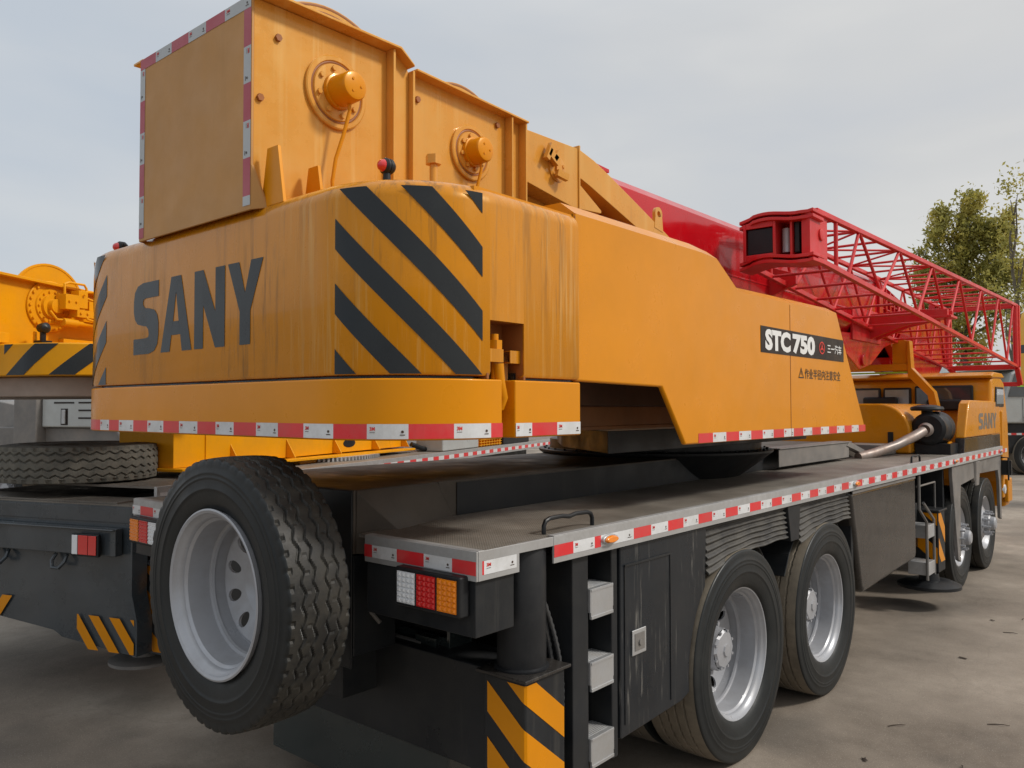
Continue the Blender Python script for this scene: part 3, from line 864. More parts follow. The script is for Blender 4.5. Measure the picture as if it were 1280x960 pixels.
# wall above, between and below the recess on the right side
zr0, zr1, zr2 = 2.125, 2.175, 2.283
tail_shell(g, UR0, UR1, [(zr2, .03), (zr2, 0)] + rows[3:], step=.02)
tail_shell(g, UR0 , UR0 + .075, [(zr0, .03), (zr0, 0), (zr1, 0), (zr1, .03)], step=.02)
tail_shell(g, UR1 - .06, UR1, [(zr0, .06), (zr0, .02), (zr1, .02), (zr1, .06)], step=.02)
cover = g.build('tail_cover', 'yellow_streaked', crane, angle=50)
cover.data.materials[0] = M['yellow_streaked']
sm = cover.modifiers.new('t', 'SOLIDIFY'); sm.thickness = .006; sm.offset = -1
g = G()
g.box(W2 - .13, W2 - .12, .02, .26, 2.06, 2.30)
g.box(W2 - .12, W2 - .004, .022, .034, 2.06, 2.295); g.box(W2 - .12, W2 - .004, .239, .25, 2.06, 2.295)
g.box(W2 - .12, W2 - .004, .034, .239, 2.285, 2.297)
g.build('hinge_recess', 'hinge', cover)
g = G()
g.cyl((W2 - .035, .10, 1.98), (W2 - .035, .10, 2.235), .016, 16); g.hexbolt((W2 - .035, .10, 2.176), (0, 0, 1), .030, .035)
g.tube([(W2 - .02, .105, 2.12), (W2 - .018, .11, 2.05), (W2 - .02, .13, 1.99), (W2 - .04, .13, 1.95)], .022, 12)
g.build('hinge_pin', 'yellow', cover)
# hazard stripes round both corners
for s in (1, -1):
    g = G()
    ua = (1.045 if s > 0 else .88); ub = uside(.0)
    hatch(g, lambda u, v, o, s=s: tailmap(s * u, v, o), ua, ub, ZC0 + .006, 2.760, [2.652, 2.411, 2.168, 2.893, 3.134, 3.375], .114, 1.0, step=.012)
    g.build('hazard_stripe', 'decal', cover, angle=0, normals=False)
# big rear lettering, condensed block capitals drawn as polygons (x right, z up)
def S_poly(x, z, w, h):
    t = w * .36; hh = h
    def q(a, b): return (x + a * w, z + b * hh)
    out = [q(1, 1), q(.38, 1), q(.16, .965), q(.04, .88), q(0, .76), q(0, .60), q(.05, .50), q(.16, .43), q(.36, .40), q(.52, .385), q(.60, .34), q(.62, .27), q(.60, .235), q(.50, .22), q(0, .22),
           q(0, 0), q(.62, 0), q(.84, .035), q(.96, .12), q(1, .25), q(1, .42), q(.95, .53), q(.84, .60), q(.64, .63), q(.46, .645), q(.39, .685), q(.38, .73), q(.40, .765), q(.50, .78), q(1, .78)]
    return [out]
def A_poly(x, z, w, h):
    def q(a, b): return (x + a * w, z + b * h)
    return [[q(0, 0), q(.30, 0), q(.355, .22), q(.41, .40), q(.5, .80), q(.5, 1), q(.34, 1)], [q(1, 0), q(.70, 0), q(.645, .22), q(.59, .40), q(.5, .80), q(.5, 1), q(.66, 1)],
            [q(.355, .22), q(.645, .22), q(.595, .40), q(.405, .40)]]
def N_poly(x, z, w, h):
    def q(a, b): return (x + a * w, z + b * h)
    return [[q(0, 0), q(.30, 0), q(.30, 1), q(0, 1)], [q(.70, 0), q(1, 0), q(1, 1), q(.70, 1)], [q(.301, 1), q(.301, .55), q(.699, 0), q(.699, .45)]]
def Y_poly(x, z, w, h):
    def q(a, b): return (x + a * w, z + b * h)
    return [[q(0, 1), q(.33, 1), q(.50, .62), q(.67, 1), q(1, 1), q(.65, .40), q(.65, 0), q(.35, 0), q(.35, .40)]]
def sany(g, mapf, x0, w, z, h, gap=.09, lift=.002):
    lw = w / (4 + 3 * gap)
    ws = [.96, 1.08, .96, 1.0]; x = x0
    for fn, k in zip((S_poly, A_poly, N_poly, Y_poly), ws):
        for poly in fn(x, z, lw * k, h):
            # cut into slices so that it follows a curved wall
            g.add([mapf(a, b, lift) for a, b in poly], [tuple(range(len(poly)))])
        x += lw * (k + gap)
g = G(); sany(g, tailmap, -.565, 1.15, 2.215, .35)
g.build('lettering', 'decal', cover, angle=0, normals=False)

# counterweight slab under the cover, split on the right side by the hinge gap
def slab(g, u0, u1, z0, z1, o=0.006):
    n = max(2, int((u1 - u0) / .04))
    us = [u0 + (u1 - u0) * i / n for i in range(n + 1)]
    P = [outline(u) for u in us]
    out = [(p + nn * o) for p, nn in P]; inn = [(p - nn * .30) for p, nn in P]
    vs = [];
    for a, b in zip(out, inn): vs += [(a.x, a.y, z0), (a.x, a.y, z1), (b.x, b.y, z1), (b.x, b.y, z0)]
    fs = []
    for k in range(n):
        for i in range(4): fs.append((4 * k + i, 4 * k + (i + 1) % 4, 4 * k + 4 + (i + 1) % 4, 4 * k + 4 + i))
    fs += [(0, 1, 2, 3), (4 * n + 3, 4 * n + 2, 4 * n + 1, 4 * n)]
    g.add(vs, fs)
ZS0, ZS1 = 1.832, 2.058
US0 = uside(.10); US1 = uside(.175); US2 = uside(.612)
g = G(); slab(g, -US2, US0, ZS0, ZS1); slab(g, US1, US2, ZS0, ZS1)
cw = g.build('counterweight', 'yellow', crane, angle=30, bevel=.007)
g = G(); slab(g, -US2, US0, ZS1 + .001, ZC0 + .02, o=-.045); slab(g, US1 + .05, US2, ZS1 + .001, ZC0 + .02, o=-.045)
g.build('dark_gap_filler', 'decal', cw)  # black filler added to keep the gap dark, not a real seal
g = G(); g.box(-1.25, 1.25, -.10, .62, ZS0 + .02, ZS1 - .005); g.box(1.10, 1.36, .06, .22, ZS0 + .004, ZS1 + .10)
g.build('counterweight_core', 'yellow_dull', cw)
tape('reflective_tape', cw, lambda u, v, o: tailmap(u, v, o + .006), [.13, .153, .157, .158, .157, .158, .157, .165, .105, .115, .16, .15, .16, .15, .165, .155, .145, .17, .155, .17, .17, .14, .15, .165, .16, .063], ZS0 + .006, ZS0 + .060, u0=-2.16, start=1, step=.03)
tape('reflective_tape', cw, lambda u, v, o: tailmap(u, v, o + .006), [.10, .165, .165], ZS0 + .006, ZS0 + .058, u0=US1 + .003, start=1, step=.03)

# ---- right side hood
hood_y = [(.618, 2.064), (1.36, 2.052), (1.60, 1.752), (4.60, 1.752), (3.94, 2.655), (2.26, 2.635), (1.98, 2.79), (1.80, 2.80), (.618, 2.80)]
hood_in = [(.618, 2.064), (1.36, 2.052), (1.60, 1.752), (4.60, 1.752), (3.95, 2.70), (2.29, 2.68), (2.01, 2.845), (1.80, 2.86), (.618, 2.86)]
g = G()
def ringx(x, poly): return [(x, y, z) for y, z in poly]
A = ringx(1.405, hood_y); B = ringx(1.325, hood_in[4:]); Cc = ringx(1.02, hood_in[4:])
n = len(hood_y)
I = [(1.375, y, z) for y, z in hood_y]
# outer sheet, its thickness, bevelled shoulder and roof sheets
g.add(A + I, [tuple(range(n)), tuple(range(2 * n - 1, n - 1, -1))] + [(i, (i + 1) % n, n + (i + 1) % n, n + i) for i in (0, 1, 2, 8)])
top = [(1.405, y, z) for y, z in hood_y[4:]]
g.add(top + B + Cc, [(i, i + 1, 6 + 0 + i - 1 + 0, 5 + i) if False else (i, i + 1, 5 + i + 1, 5 + i) for i in range(4)] + [(5 + i, 6 + i, 11 + i, 10 + i) for i in range(4)])
# front end sheet
g.add([(1.405, 4.60, 1.752), (1.405, 3.94, 2.655), (1.325, 3.95, 2.70), (1.02, 3.95, 2.70), (1.02, 4.60, 1.752)], [(0, 1, 2, 3, 4)])
g.add([(1.405, .618, 2.80), (1.325, .618, 2.86), (1.02, .618, 2.86), (1.02, .618, 2.70), (1.375, .618, 2.70)], [(0, 1, 2, 3, 4)])
hood = g.build('engine_cover', 'yellow', crane, angle=30, bevel=.012, seg=3)
g = G()
g.box(1.4052, 1.407, 3.036, 3.042, 1.757, 2.63)
g.box(1.4025, 1.4035, .6185, .626, 2.07, 2.79)
g.build('panel_seam', 'hinge', hood)
sm_ = lambda u, v, o: (1.405 + o, u, v)
tape('reflective_tape', hood, sm_, [.17, .165] * 8 + [.17], 1.757, 1.809, u0=1.74, step=1)
g = G(); g.box(1.4052, 1.408, 2.565, 4.085, 2.293, 2.458)
mp_ = g.build('model_plate', 'plate_black', hood)
g = G()
pm = lambda u, v, o: (1.408 + o, u, v)
put_text(g, 'STC', pm, 2.625, 2.309, .134, width=.41, off=.055, lift=.002)
put_text(g, '750', pm, 3.07, 2.309, .134, width=.41, off=.055, lift=.002)
put_text(g, '三一汽车', pm, 3.73, 2.343, .068, width=.30, off=.012, lift=.002)
g.build('model_lettering', 'white_text', hood, angle=0, normals=False)
g = G()
cy, cz = 3.62, 2.375
ring = [(cy + .055 * cos(2 * pi * k / 32), cz + .045 * sin(2 * pi * k / 32)) for k in range(32)]
ring2 = [(cy + .044 * cos(2 * pi * k / 32), cz + .036 * sin(2 * pi * k / 32)) for k in range(32)]
g.add([pm(a, b, .002) for a, b in ring] + [pm(a, b, .002) for a, b in ring2], [(k, (k + 1) % 32, 32 + (k + 1) % 32, 32 + k) for k in range(32)])
for k in range(3):
    t = pi / 2 + k * 2 * pi / 3
    q = [(cy + .046 * cos(t) , cz + .038 * sin(t)), (cy + .014 * cos(t + 1.2), cz + .012 * sin(t + 1.2)), (cy, cz), (cy + .014 * cos(t - 1.2), cz + .012 * sin(t - 1.2))]
    g.add([pm(a, b, .0022) for a, b in q], [(0, 1, 2, 3)])
g.build('emblem', 'red_text', hood, angle=0, normals=False)
g = G()
put_text(g, '作业半径内注意安全', sm_, 3.29, 2.145, .072, width=.72, off=.008, lift=.002)
tri = [(3.175, 2.148), (3.275, 2.148), (3.225, 2.222)]; tri2 = [(3.190, 2.156), (3.260, 2.156), (3.225, 2.208)]
g.add([sm_(a, b, .002) for a, b in tri + tri2], [(0, 1, 4, 3), (1, 2, 5, 4), (2, 0, 3, 5)])
g.add([sm_(a, b, .002) for a, b in ((3.221, 2.168), (3.229, 2.168), (3.229, 2.195), (3.221, 2.195))], [(0, 1, 2, 3)])
g.build('warning_lettering', 'dark_text', hood, angle=0, normals=False)

# ---- turntable and base of the superstructure
g = G()
g.prism([(-.2, 2.6), (.3, 2.0), (.95, 1.55), (1.0, 4.4), (-.9, 4.4)], 'z', 1.69, 1.82)  # black plate added to give the deep shadow under the slab
g.lathe([(ZD + .002, .70), (1.50, .82), (1.60, .95), (1.618, .955), (1.622, .86), (1.70, .86), (1.70, .80), (1.80, .80)], (0, 3.65, 0), 'z', 96)
for k in range(40):
    t = 2 * pi * k / 40; g.hexbolt((.905 * cos(t), 3.65 + .905 * sin(t), 1.618), (0, 0, 1), .012, .014)
g.build('turntable', 'black', crane, bevel=.006)
g = G()
g.box(-.55, .55, .63, 4.4, 1.84, 2.05)
g.box(.98, .995, .62, 4.4, 1.96, 2.70)  # dark brown sheet closing the hollow behind the engine cover
g.build('slewing_platform', 'hood_inner', crane, bevel=.006)
g = G(); g.box(.98, 1.0, .62, 4.4, 1.83, 1.955); g.box(.996, 1.005, .62, 2.4, 1.83, 1.85); g.build('platform_beam', 'beam', crane, bevel=.004)

# ---- winch housing: rear plate, side plates, posts, lids
g = G()
g.prism([(-.47, 2.765), (.525, 2.765), (.525, 3.665), (-.47, 3.665)], 'y', -.425, -.413)
g.hull([(-.47, -.425, 2.90), (-.47, -.413, 2.90), (-.47, -.413, 2.765), (-.47, -.425, 2.765)], [(-.475, -.425, 2.90), (-.475, -.413, 2.90), (-.515, -.36, 2.77), (-.515, -.372, 2.77)])
g.hull([(.525, -.425, 2.95), (.525, -.413, 2.95), (.525, -.413, 2.765), (.525, -.425, 2.765)], [(.53, -.425, 2.95), (.53, -.413, 2.95), (.565, -.36, 2.775), (.565, -.372, 2.775)])
rp = g.build('winch_rear_plate', 'yellow_dull', crane, bevel=.003)
# tape round three edges
tape('reflective_tape', rp, lambda u, v, o: (u, -.425 - o, v), [.158, .155, .158, .155, .158, .205], 3.61, 3.662, mats=('tape_pink', 'tape_grey', 'red_text', 'dark_text'), u0=-.468, start=0, step=1)
for x0 in (-.468, .468):
    tape('reflective_tape', rp, lambda u, v, o, x0=x0: (x0 + (v if x0 > 0 else v), -.425 - o, 3.609 - u), [.158, .155] * 2 + [.158, .04] if x0 > 0 else [.155, .158] * 2 + [.155, .05], 0, .055 if x0 > 0 else .05,
         mats=('tape_pink', 'tape_grey', 'red_text', 'dark_text'), start=0 if x0 > 0 else 1, step=1)
for s in (1, -1):
    g = G()
    x0, x1 = (.505, .52) if s > 0 else (-.475, -.46)
    g.prism([(-.412, 2.80), (.10, 2.80), (.10, 2.05), (.42, 2.05), (.42, 3.60), (.40, 3.665), (-.412, 3.655)], 'x', x0, x1)
    g.prism([(.421, 2.05), (1.30, 2.05), (1.30, 3.58), (.421, 3.61)], 'x', x0, x1)
    # posts
    e0, e1 = (.5205, .575) if s > 0 else (-.53, -.4755)
    g.box(e0, e1, .30, .315, 2.80, 3.668); g.box(e0, e1, .425, .44, 2.75, 3.60)
    g.prism([(.316, 2.8), (.424, 2.8), (.424, 3.60), (.395, 3.655), (.316, 3.668)], 'x', e0, e0 + .02)
    g.box(e0, e1, 1.17, 1.183, 2.75, 3.585); g.box(e0, e1, 1.292, 1.305, 2.75, 3.588)
    # top lips
    g.prism([(-.425, 3.657), (.33, 3.669), (.42, 3.61), (.42, 3.62), (.335, 3.681), (-.425, 3.669)], 'x', x0 - .01 if s > 0 else e0 - .02, e1 + .02 if s > 0 else x1 + .01)
    g.prism([(.445, 3.602), (1.31, 3.575), (1.31, 3.587), (.445, 3.614)], 'x', x0 - .01 if s > 0 else e0 - .01, e1 + .01 if s > 0 else x1 + .01)
    g.build('winch_side_plate', 'yellow_pale', crane, bevel=.003)
for y, z in ((-.30, 3.52), (-.385, 3.24), (.50, 3.49), (.46, 3.20), (1.10, 3.52)):
    g = G(); g.hexbolt((.5205, y, z), (1, 0, 0), .016, .014); g.build('bolt', 'hinge', crane)
for (ya, z1, w_) in ((-.375, 3.02, .135), (-.17, 2.985, .12), (.03, 2.955, .11)):
    g = G()
    g.hull([(.522, ya, 2.78), (.522 + w_ * 1.2, ya, 2.78), (.522 + w_ * 1.2, ya + .016, 2.78), (.522, ya + .016, 2.78)], [(.522 + w_ * .32, ya, z1), (.522 + w_ * .88, ya, z1), (.522 + w_ * .88, ya + .016, z1), (.522 + w_ * .32, ya + .016, z1)])
    g.build('stiffener', 'yellow', crane, bevel=.002)
# drums between the plates, rims rising above the top edge
for (y, z, r) in ((.13, 3.40, .48), (1.03, 3.38, .402)):
    g = G()
    g.lathe([(-.40, r), (-.385, r), (-.385, .22), (.30, .22), (.30, r), (.315, r), (.315, r - .03), (.315, .05)], (0, y, z), 'x', 72)
    for i in range(12):
        g.lathe([(-.37 + i * .055, .22), (-.35 + i * .055, .245), (-.33 + i * .055, .22)], (0, y, z), 'x', 40)
    dr = g.build('winch_drum', 'yellow_pale', crane)
    g = G(); g.lathe([(.3155, r - .016), (.317, r - .010), (.3155, r - .004)], (0, y, z), 'x', 72); g.lathe([(.3155, r - .042), (.317, r - .036), (.3155, r - .032)], (0, y, z), 'x', 72); g.build('shade_ring', 'hinge', dr)  # dark rings paint the shadow of the rim on the drum face
# hydraulic motors on round bolted flanges
for (y, z, r, ln) in ((0.0, 3.372, .165, .15), (.885, 3.312, .148, .12)):
    g = G()
    g.lathe([(.5205, r), (.534, r), (.538, r - .006), (.538, r - .022), (.532, r - .026), (.532, r - .036), (.540, r - .040), (.541, r - .085), (.528, r - .09), (.526, .04)], (0, y, z), 'x', 64)
    for k in range(8):
        t = 2 * pi * (k + .3) / 8
        g.hexbolt((.541, y + (r - .06) * cos(t), z + (r - .06) * sin(t)), (1, 0, 0), .012, .012)
    fl = g.build('motor_flange', 'yellow_pale', crane, angle=30)
    g = G(); g.lathe([(.5325, r - .036), (.5345, r - .031), (.5325, r - .026)], (0, y, z), 'x', 64); g.lathe([(.5305, .09), (.5325, .083), (.5305, .076)], (0, y, z), 'x', 48); g.build('shade_ring', 'hinge', fl)  # dark rings in the flange groove, shade put in by colour to deepen it
    g = G()
    g.lathe([(.524, .080), (.56, .078), (.562, .070), (.52 + ln - .014, .066), (.52 + ln - .004, .060), (.52 + ln, .048), (.52 + ln, 0)], (0, y, z), 'x', 40)
    for k in range(3): g.hexbolt((.52 + ln, y + .03 * cos(k * 2.1), z + .03 * sin(k * 2.1)), (1, 0, 0), .006, .004)
    g.build('motor', 'yellow', fl, angle=30)
    g = G(); t0 = .52 + ln * .6
    g.tube([(t0, y + .01, z - .058), (t0, y + .012, z - .10), (t0 - .01, y - .01, z - .2), (t0 - .03, y - .04, z - .32), (t0 - .04, y - .05, z - .42), (t0 - .04, y - .045, z - .50), (t0 - .04, y - .045, z - .60)], .0085, 10)
    g.build('motor_hose', 'yellow', fl)
# front bracket block with round plate, sloping arms
for s in (1, -1):
    g = G()
    x0, x1 = (.36, .522) if s > 0 else (-.475, -.32)
    g.prism([(1.306, 3.27), (1.87, 3.19), (1.87, 3.58), (1.306, 3.568)], 'x', x0, x1)
    a = [(1.885, 3.40), (1.885, 3.58), (2.05, 3.545), (2.22, 3.49), (3.25, 3.12), (3.25, 2.93), (2.75, 3.14), (2.0, 3.37)]
    g.prism(a, 'x', x0 + .02, x1)
    g.prism([(1.87, 3.19), (1.885, 3.19), (1.885, 3.60), (1.87, 3.60)], 'x', x0, x1 + .01)
    g.hull([(x1 - .15, 1.886, 3.20), (x1, 1.886, 3.20), (x1, 1.886, 3.36), (x1 - .15, 1.886, 3.36)], [(x1 - .15, 2.13, 3.215), (x1, 2.13, 3.215), (x1, 2.13, 3.235), (x1 - .15, 2.13, 3.235)])
    g.prism([(1.30, 2.05), (4.2, 2.05), (3.6, 2.92), (2.9, 2.92), (2.1, 3.20), (1.30, 3.25)], 'x', x0 + .01 if s > 0 else x1 - .03, x0 + .03 if s > 0 else x1 - .01)
    g.build('boom_bracket', 'yellow_pale', crane, bevel=.004)
g = G()
g.lathe([(.5225, .078), (.530, .078), (.532, .07), (.532, .03), (.545, .028), (.545, 0)], (0, 1.65, 3.40), 'x', 40)
for k in range(5):
    t = 2 * pi * k / 5 + .4
    g.hexbolt((.532, 1.65 + .05 * cos(t), 3.40 + .05 * sin(t)), (1, 0, 0), .011, .012)
g.beam((.56, 1.52, 3.47), (.56, 1.61, 3.42), .03, .05); g.beam((.56, 1.55, 3.52), (.56, 1.50, 3.42), .03, .03); g.beam((.56, 1.60, 3.36), (.58, 1.68, 3.34), .03, .04); g.beam((.56, 1.62, 3.49), (.56, 1.57, 3.43), .03, .03)
g.build('round_bracket', 'yellow_pale', crane, angle=30)
# lifting eye
g = G()
ring = []
for k in range(17):
    t = -.35 + k * (pi + .7) / 16
    ring.append((.05 * cos(t), .05 * sin(t)))
ev = [(2.86 + a, 3.345 + b) for a, b in ring] + [(2.80, 3.24), (2.92, 3.22)]
g2 = [(2.86 + .022 * cos(2 * pi * k / 19), 3.345 + .022 * sin(2 * pi * k / 19)) for k in range(19)]
g2.sort(key=lambda p: atan2(p[1] - 3.345, p[0] - 2.86)); ev.sort(key=lambda p: atan2(p[1] - 3.33, p[0] - 2.86))
vs = [(.50, a, b) for a, b in ev] + [(.50, a, b) for a, b in g2] + [(.525, a, b) for a, b in ev] + [(.525, a, b) for a, b in g2]
nn = 19; fs = []
for k in range(nn):
    k2 = (k + 1) % nn
    fs += [(k, k2, nn + k2, nn + k), (2 * nn + k, 2 * nn + k2, 3 * nn + k2, 3 * nn + k), (k, k2, 2 * nn + k2, 2 * nn + k), (nn + k, nn + k2, 3 * nn + k2, 3 * nn + k)]
g.add(vs, fs); g.build('lifting_eye', 'yellow_pale', crane)
# top lid between the plates, and warning lamps
g = G(); g.box(-.455, .50, -.41, -.25, 2.80, 2.82); g.box(-1.40, 1.40, -.02, .60, 2.74, 2.79); g.build('cover_top_plate', 'yellow', crane)
for (x, y, z) in ((.90, -.02, 2.93), (-1.18, -.20, 2.835)):
    g = G()
    g.hull([(x - .04, y - .05, z - .13), (x + .04, y - .05, z - .13), (x + .04, y + .05, z - .13), (x - .04, y + .05, z - .13)], [(x - .03, y - .04, z - .07), (x + .03, y - .04, z - .07), (x + .03, y + .04, z - .07), (x - .03, y + .04, z - .07)])
    g.tube([(x, y, z - .08), (x, y, z)], [.02, .016], 12)
    g.lathe([(-.022, .0), (-.022, .027), (-.012, .034), (-.002, .034), (0, .030), (.002, .034), (.016, .034), (.030, .024), (.034, 0)], (x, y, z + .03), 'y', 28)
    wl = g.build('warning_lamp', 'plastic', crane, angle=30)
    g = G(); g.lathe([(-.047, 0), (-.045, .010), (-.037, .020), (-.0225, .026)], (x, y, z + .03), 'y', 28); g.build('lens', 'lens_red', wl, angle=60)
g = G(); g.cyl((.90, .25, 2.80), (.90, .25, 3.03), .018, 12); g.hexbolt((.90, .25, 3.03), (0, 0, 1), .036, .04); g.hexbolt((.90, .25, 2.81), (0, 0, 1), .04, .02)
g.build('lock_bolt', 'yellow_pale', crane)

# ---- boom: telescoping box sections
g = G()
def boom_sec(y0, y1, w, zb, zt_, cx=-.02):
    r = .07
    poly = [(cx - w, zt_ - r), (cx - w + r, zt_), (cx + w - r, zt_), (cx + w, zt_ - r), (cx + w, zb + .22), (cx + w * .80, zb + .10), (cx + w * .45, zb + .02), (cx - w * .45, zb + .02), (cx - w * .80, zb + .10), (cx - w, zb + .22)]
    g.prism(poly, 'y', y0, y1)
boom_sec(1.6, 8.6, .38, 2.72, 3.60)
boom_sec(8.6, 8.75, .41, 2.69, 3.63)
g.prism([(2.2, 3.60), (2.50, 3.60), (2.50, 3.625), (2.2, 3.640)], 'x', -.38, .34)
g.box(.3605, .366, 2.2, 8.5, 3.10, 3.115)
boom = g.build('boom', 'red', crane, bevel=.012)
g = G()
for i in range(5):
    y = 8.76 + i * .26; w = .36 - .022 * i
    boom_sec(y, y + .20, w, 2.74 + .02 * i, 3.56 - .02 * i)
    boom_sec(y + .20, y + .25, w + .03, 2.71 + .02 * i, 3.58 - .02 * i)
    for k in range(6):
        g.box(-.02 + w + .0, -.02 + w + .03, y + .02, y + .18, 2.98 + k * .08, 3.0 + k * .08)
boom_sec(10.06, 12.3, .25, 2.84, 3.46)
g.build('boom_section', 'red', boom, bevel=.006)
# boom foot for the lift cylinder and head
g = G()
for x0, x1 in ((.18, .35), (-.38, -.22)):
    g.prism([(6.6, 2.80), (7.3, 2.62), (7.9, 2.40), (8.35, 2.48), (8.9, 2.72), (9.8, 2.90)], 'x', x0, x1)
g.cyl((-.36, 8.0, 2.52), (.38, 8.0, 2.52), .07)
g.build('cylinder_bracket', 'red', boom, bevel=.01)
g = G(); g.tube([(0, 8.0, 2.53), (0, 6.0, 2.30), (0, 4.4, 2.05)], [.13, .15, .15], 24); g.build('lift_cylinder', 'red', boom)
g = G()
g.prism([(9.6, 2.86), (10.2, 2.52), (11.2, 2.40), (12.3, 2.45), (12.9, 2.75), (13.0, 3.3), (12.6, 3.62), (12.2, 3.62), (12.2, 3.0), (11.0, 2.92)], 'x', .12, .22)
g.prism([(9.6, 2.86), (10.2, 2.52), (11.2, 2.40), (12.3, 2.45), (12.9, 2.75), (13.0, 3.3), (12.6, 3.62), (12.2, 3.62), (12.2, 3.0), (11.0, 2.92)], 'x', -.26, -.16)
for yy, zz in ((12.6, 2.85), (12.55, 3.35), (11.6, 2.62)):
    g.lathe([(-.15, .22), (-.10, .18), (-.05, .22), (0, .18), (.05, .22), (.10, .22)], (0, yy, zz), 'x', 28)
g.prism([(10.0, 2.50), (12.2, 2.43), (12.2, 2.52), (10.0, 2.66)], 'x', -.16, .12)
g.build('boom_head', 'red', boom, bevel=.008)
# bracket carrying the jib
g = G()
g.prism([(.34, 3.10), (.34, 2.78), (.75, 2.93), (1.24, 3.02), (1.24, 3.10), (.9, 3.12)], 'y', 8.25, 8.30)
g.prism([(.34, 3.10), (.34, 2.78), (.75, 2.93), (1.24, 3.02), (1.24, 3.10), (.9, 3.12)], 'y', 8.50, 8.55)
g.box(.95, 1.28, 8.24, 8.56, 3.0, 3.03)
g.box(.34, .372, 7.6, 8.7, 2.75, 3.15)
g.prism([(.34, 3.3), (.34, 3.0), (.62, 3.1), (.62, 3.2)], 'y', 5.2, 5.25)
g.build('jib_bracket', 'red_jib', boom, bevel=.006)

# ---- lattice jib stowed along the right side of the boom (a part of the crane)
def lerp(a, b, t): return a + (b - a) * t
def chord(side, top, t):
    y = lerp(4.38, 13.1, t)
    x = lerp(1.10, 1.22, t) if side else lerp(.54, .22, t)
    z = lerp(3.56, 3.60, t) if top else lerp(3.165, 2.60, t)
    return V((x, y, z))
g = G()
def sq(a, b, w, h): g.beam(a, b, w, h)
for side in (1, 0):
    for top in (1, 0):
        sq(chord(side, top, 0), chord(side, top, 1), .047, .047)
ts = [(y - 4.38) / (13.1 - 4.38) for y in (4.85, 5.45, 6.70, 7.97, 9.25, 10.5, 11.65, 12.8)]
jib = g.build('lattice_jib', 'red_jib', crane, bevel=.006)
g = G()
for side in (1, 0):
    g.tube([chord(side, 0, ts[0]), chord(side, 1, ts[0])], .018, 10)
    for i in range(len(ts) - 1):
        a, b = ts[i], ts[i + 1]; mid = (a + b) / 2
        hi, lo = (1, 0) if side else (0, 1)
        if i: g.tube([chord(side, hi, a), chord(side, lo, mid)], .0155, 10)
        g.tube([chord(side, lo, mid), chord(side, hi, b)], .0155, 10)
ts2 = sorted(ts + [(a + b) / 2 for a, b in zip(ts[1:], ts[2:])])
for top in (1, 0):
    for i, t in enumerate(ts2):
        g.tube([chord(1, top, t), chord(0, top, t)], .013, 8)
        if i < len(ts2) - 1 and top:
            if i % 2: g.tube([chord(1, top, t), chord(0, top, ts2[i + 1])], .011, 8)
            else: g.tube([chord(0, top, t), chord(1, top, ts2[i + 1])], .011, 8)
for side in (1, 0):
    g.tube([chord(side, 1, .985), chord(side, 0, .985)], .04, 10)
g.build('lattice_brace', 'red_jib', jib)
g = G()
# far end cross frame
a, b = chord(1, 0, 1), chord(0, 0, 1)
g.beam(chord(1, 1, 1), chord(1, 0, 1), .09, .09, (0, 1, 0)); g.beam(chord(0, 1, 1), chord(0, 0, 1), .09, .09, (0, 1, 0))
g.beam(a, b, .08, .08); g.beam(chord(1, 1, 1), chord(0, 1, 1), .08, .08)
g.beam(a + V((0, -.05, -.02)), a + V((0.02, .1, -.28)), .07, .09, (0, 1, 0)); g.beam(b, b + V((0.25, .0, -.28)), .07, .09, (0, 1, 0))
g.beam(a + V((0.02, .1, -.28)), b + V((.25, .0, -.28)), .08, .07)
g.build('jib_end_frame', 'red_jib', jib, bevel=.008)
# near end: two forked heads with wavy flange plates
g = G()
def wavy(z, t0, dx=0):
    # flange plate outline in plan (x from -.. to ..), slightly waved in z
    n = 14; vs = []
    for i in range(n + 1):
        u = i / n; x = lerp(.50, 1.13, u)
        dz = .022 * sin(u * 2 * pi * 1.0 - .6) + lerp(-.028, .0, u)
        yb = 4.22 + .10 * (0 if .15 < u < .9 else .3)
        for yy in (yb, 4.50):
            for zz in (z + dz, z + dz + .028): vs.append((x, yy, zz))
    fs = []
    for i in range(n):
        k = 4 * i
        for q in ((0, 1, 5, 4), (2, 3, 7, 6), (0, 2, 6, 4), (1, 3, 7, 5)): fs.append(tuple(k + j for j in q))
    fs += [(0, 1, 3, 2), (4 * n, 4 * n + 1, 4 * n + 3, 4 * n + 2)]
    g.add(vs, fs)
for z in (3.545, 3.50, 3.19, 3.145): wavy(z, 0)
g.box(.53, .55, 4.26, 4.48, 3.18, 3.50)
g.box(.535, .56, 4.245, 4.26, 3.18, 3.50); g.box(.795, .82, 4.245, 4.26, 3.19, 3.51)
g.box(.56, .795, 4.247, 4.262, 3.456, 3.505); g.box(.56, .795, 4.247, 4.262, 3.18, 3.235)
g.box(.80, .815, 4.27, 4.48, 3.19, 3.52); g.box(.93, .95, 4.27, 4.50, 3.20, 3.53)
g.box(1.03, 1.10, 4.26, 4.66, 3.19, 3.54)
g.lathe([(1.101, .05), (1.115, .05), (1.118, .035), (1.118, 0)], (0, 4.50, 3.38), 'x', 24)
g.box(.56, 1.08, 4.47, 4.50, 3.17, 3.54)
g.build('jib_foot', 'red_jib', jib, bevel=.004)
g = G(); g.box(.565, .79, 4.266, 4.30, 3.236, 3.455); g.build('opening_shade', 'plastic', jib, bevel=.01); g = G(); g.box(.955, 1.0, 4.30, 4.468, 3.22, 3.52); g.build('opening_shade', 'plastic', jib, bevel=.01)  # black blocks stand for the darkness inside the fork openings
g = G(); g.cyl((.875, 4.36, 3.24), (.875, 4.36, 3.44), .04); g.build('pin_roller', 'rim', jib)

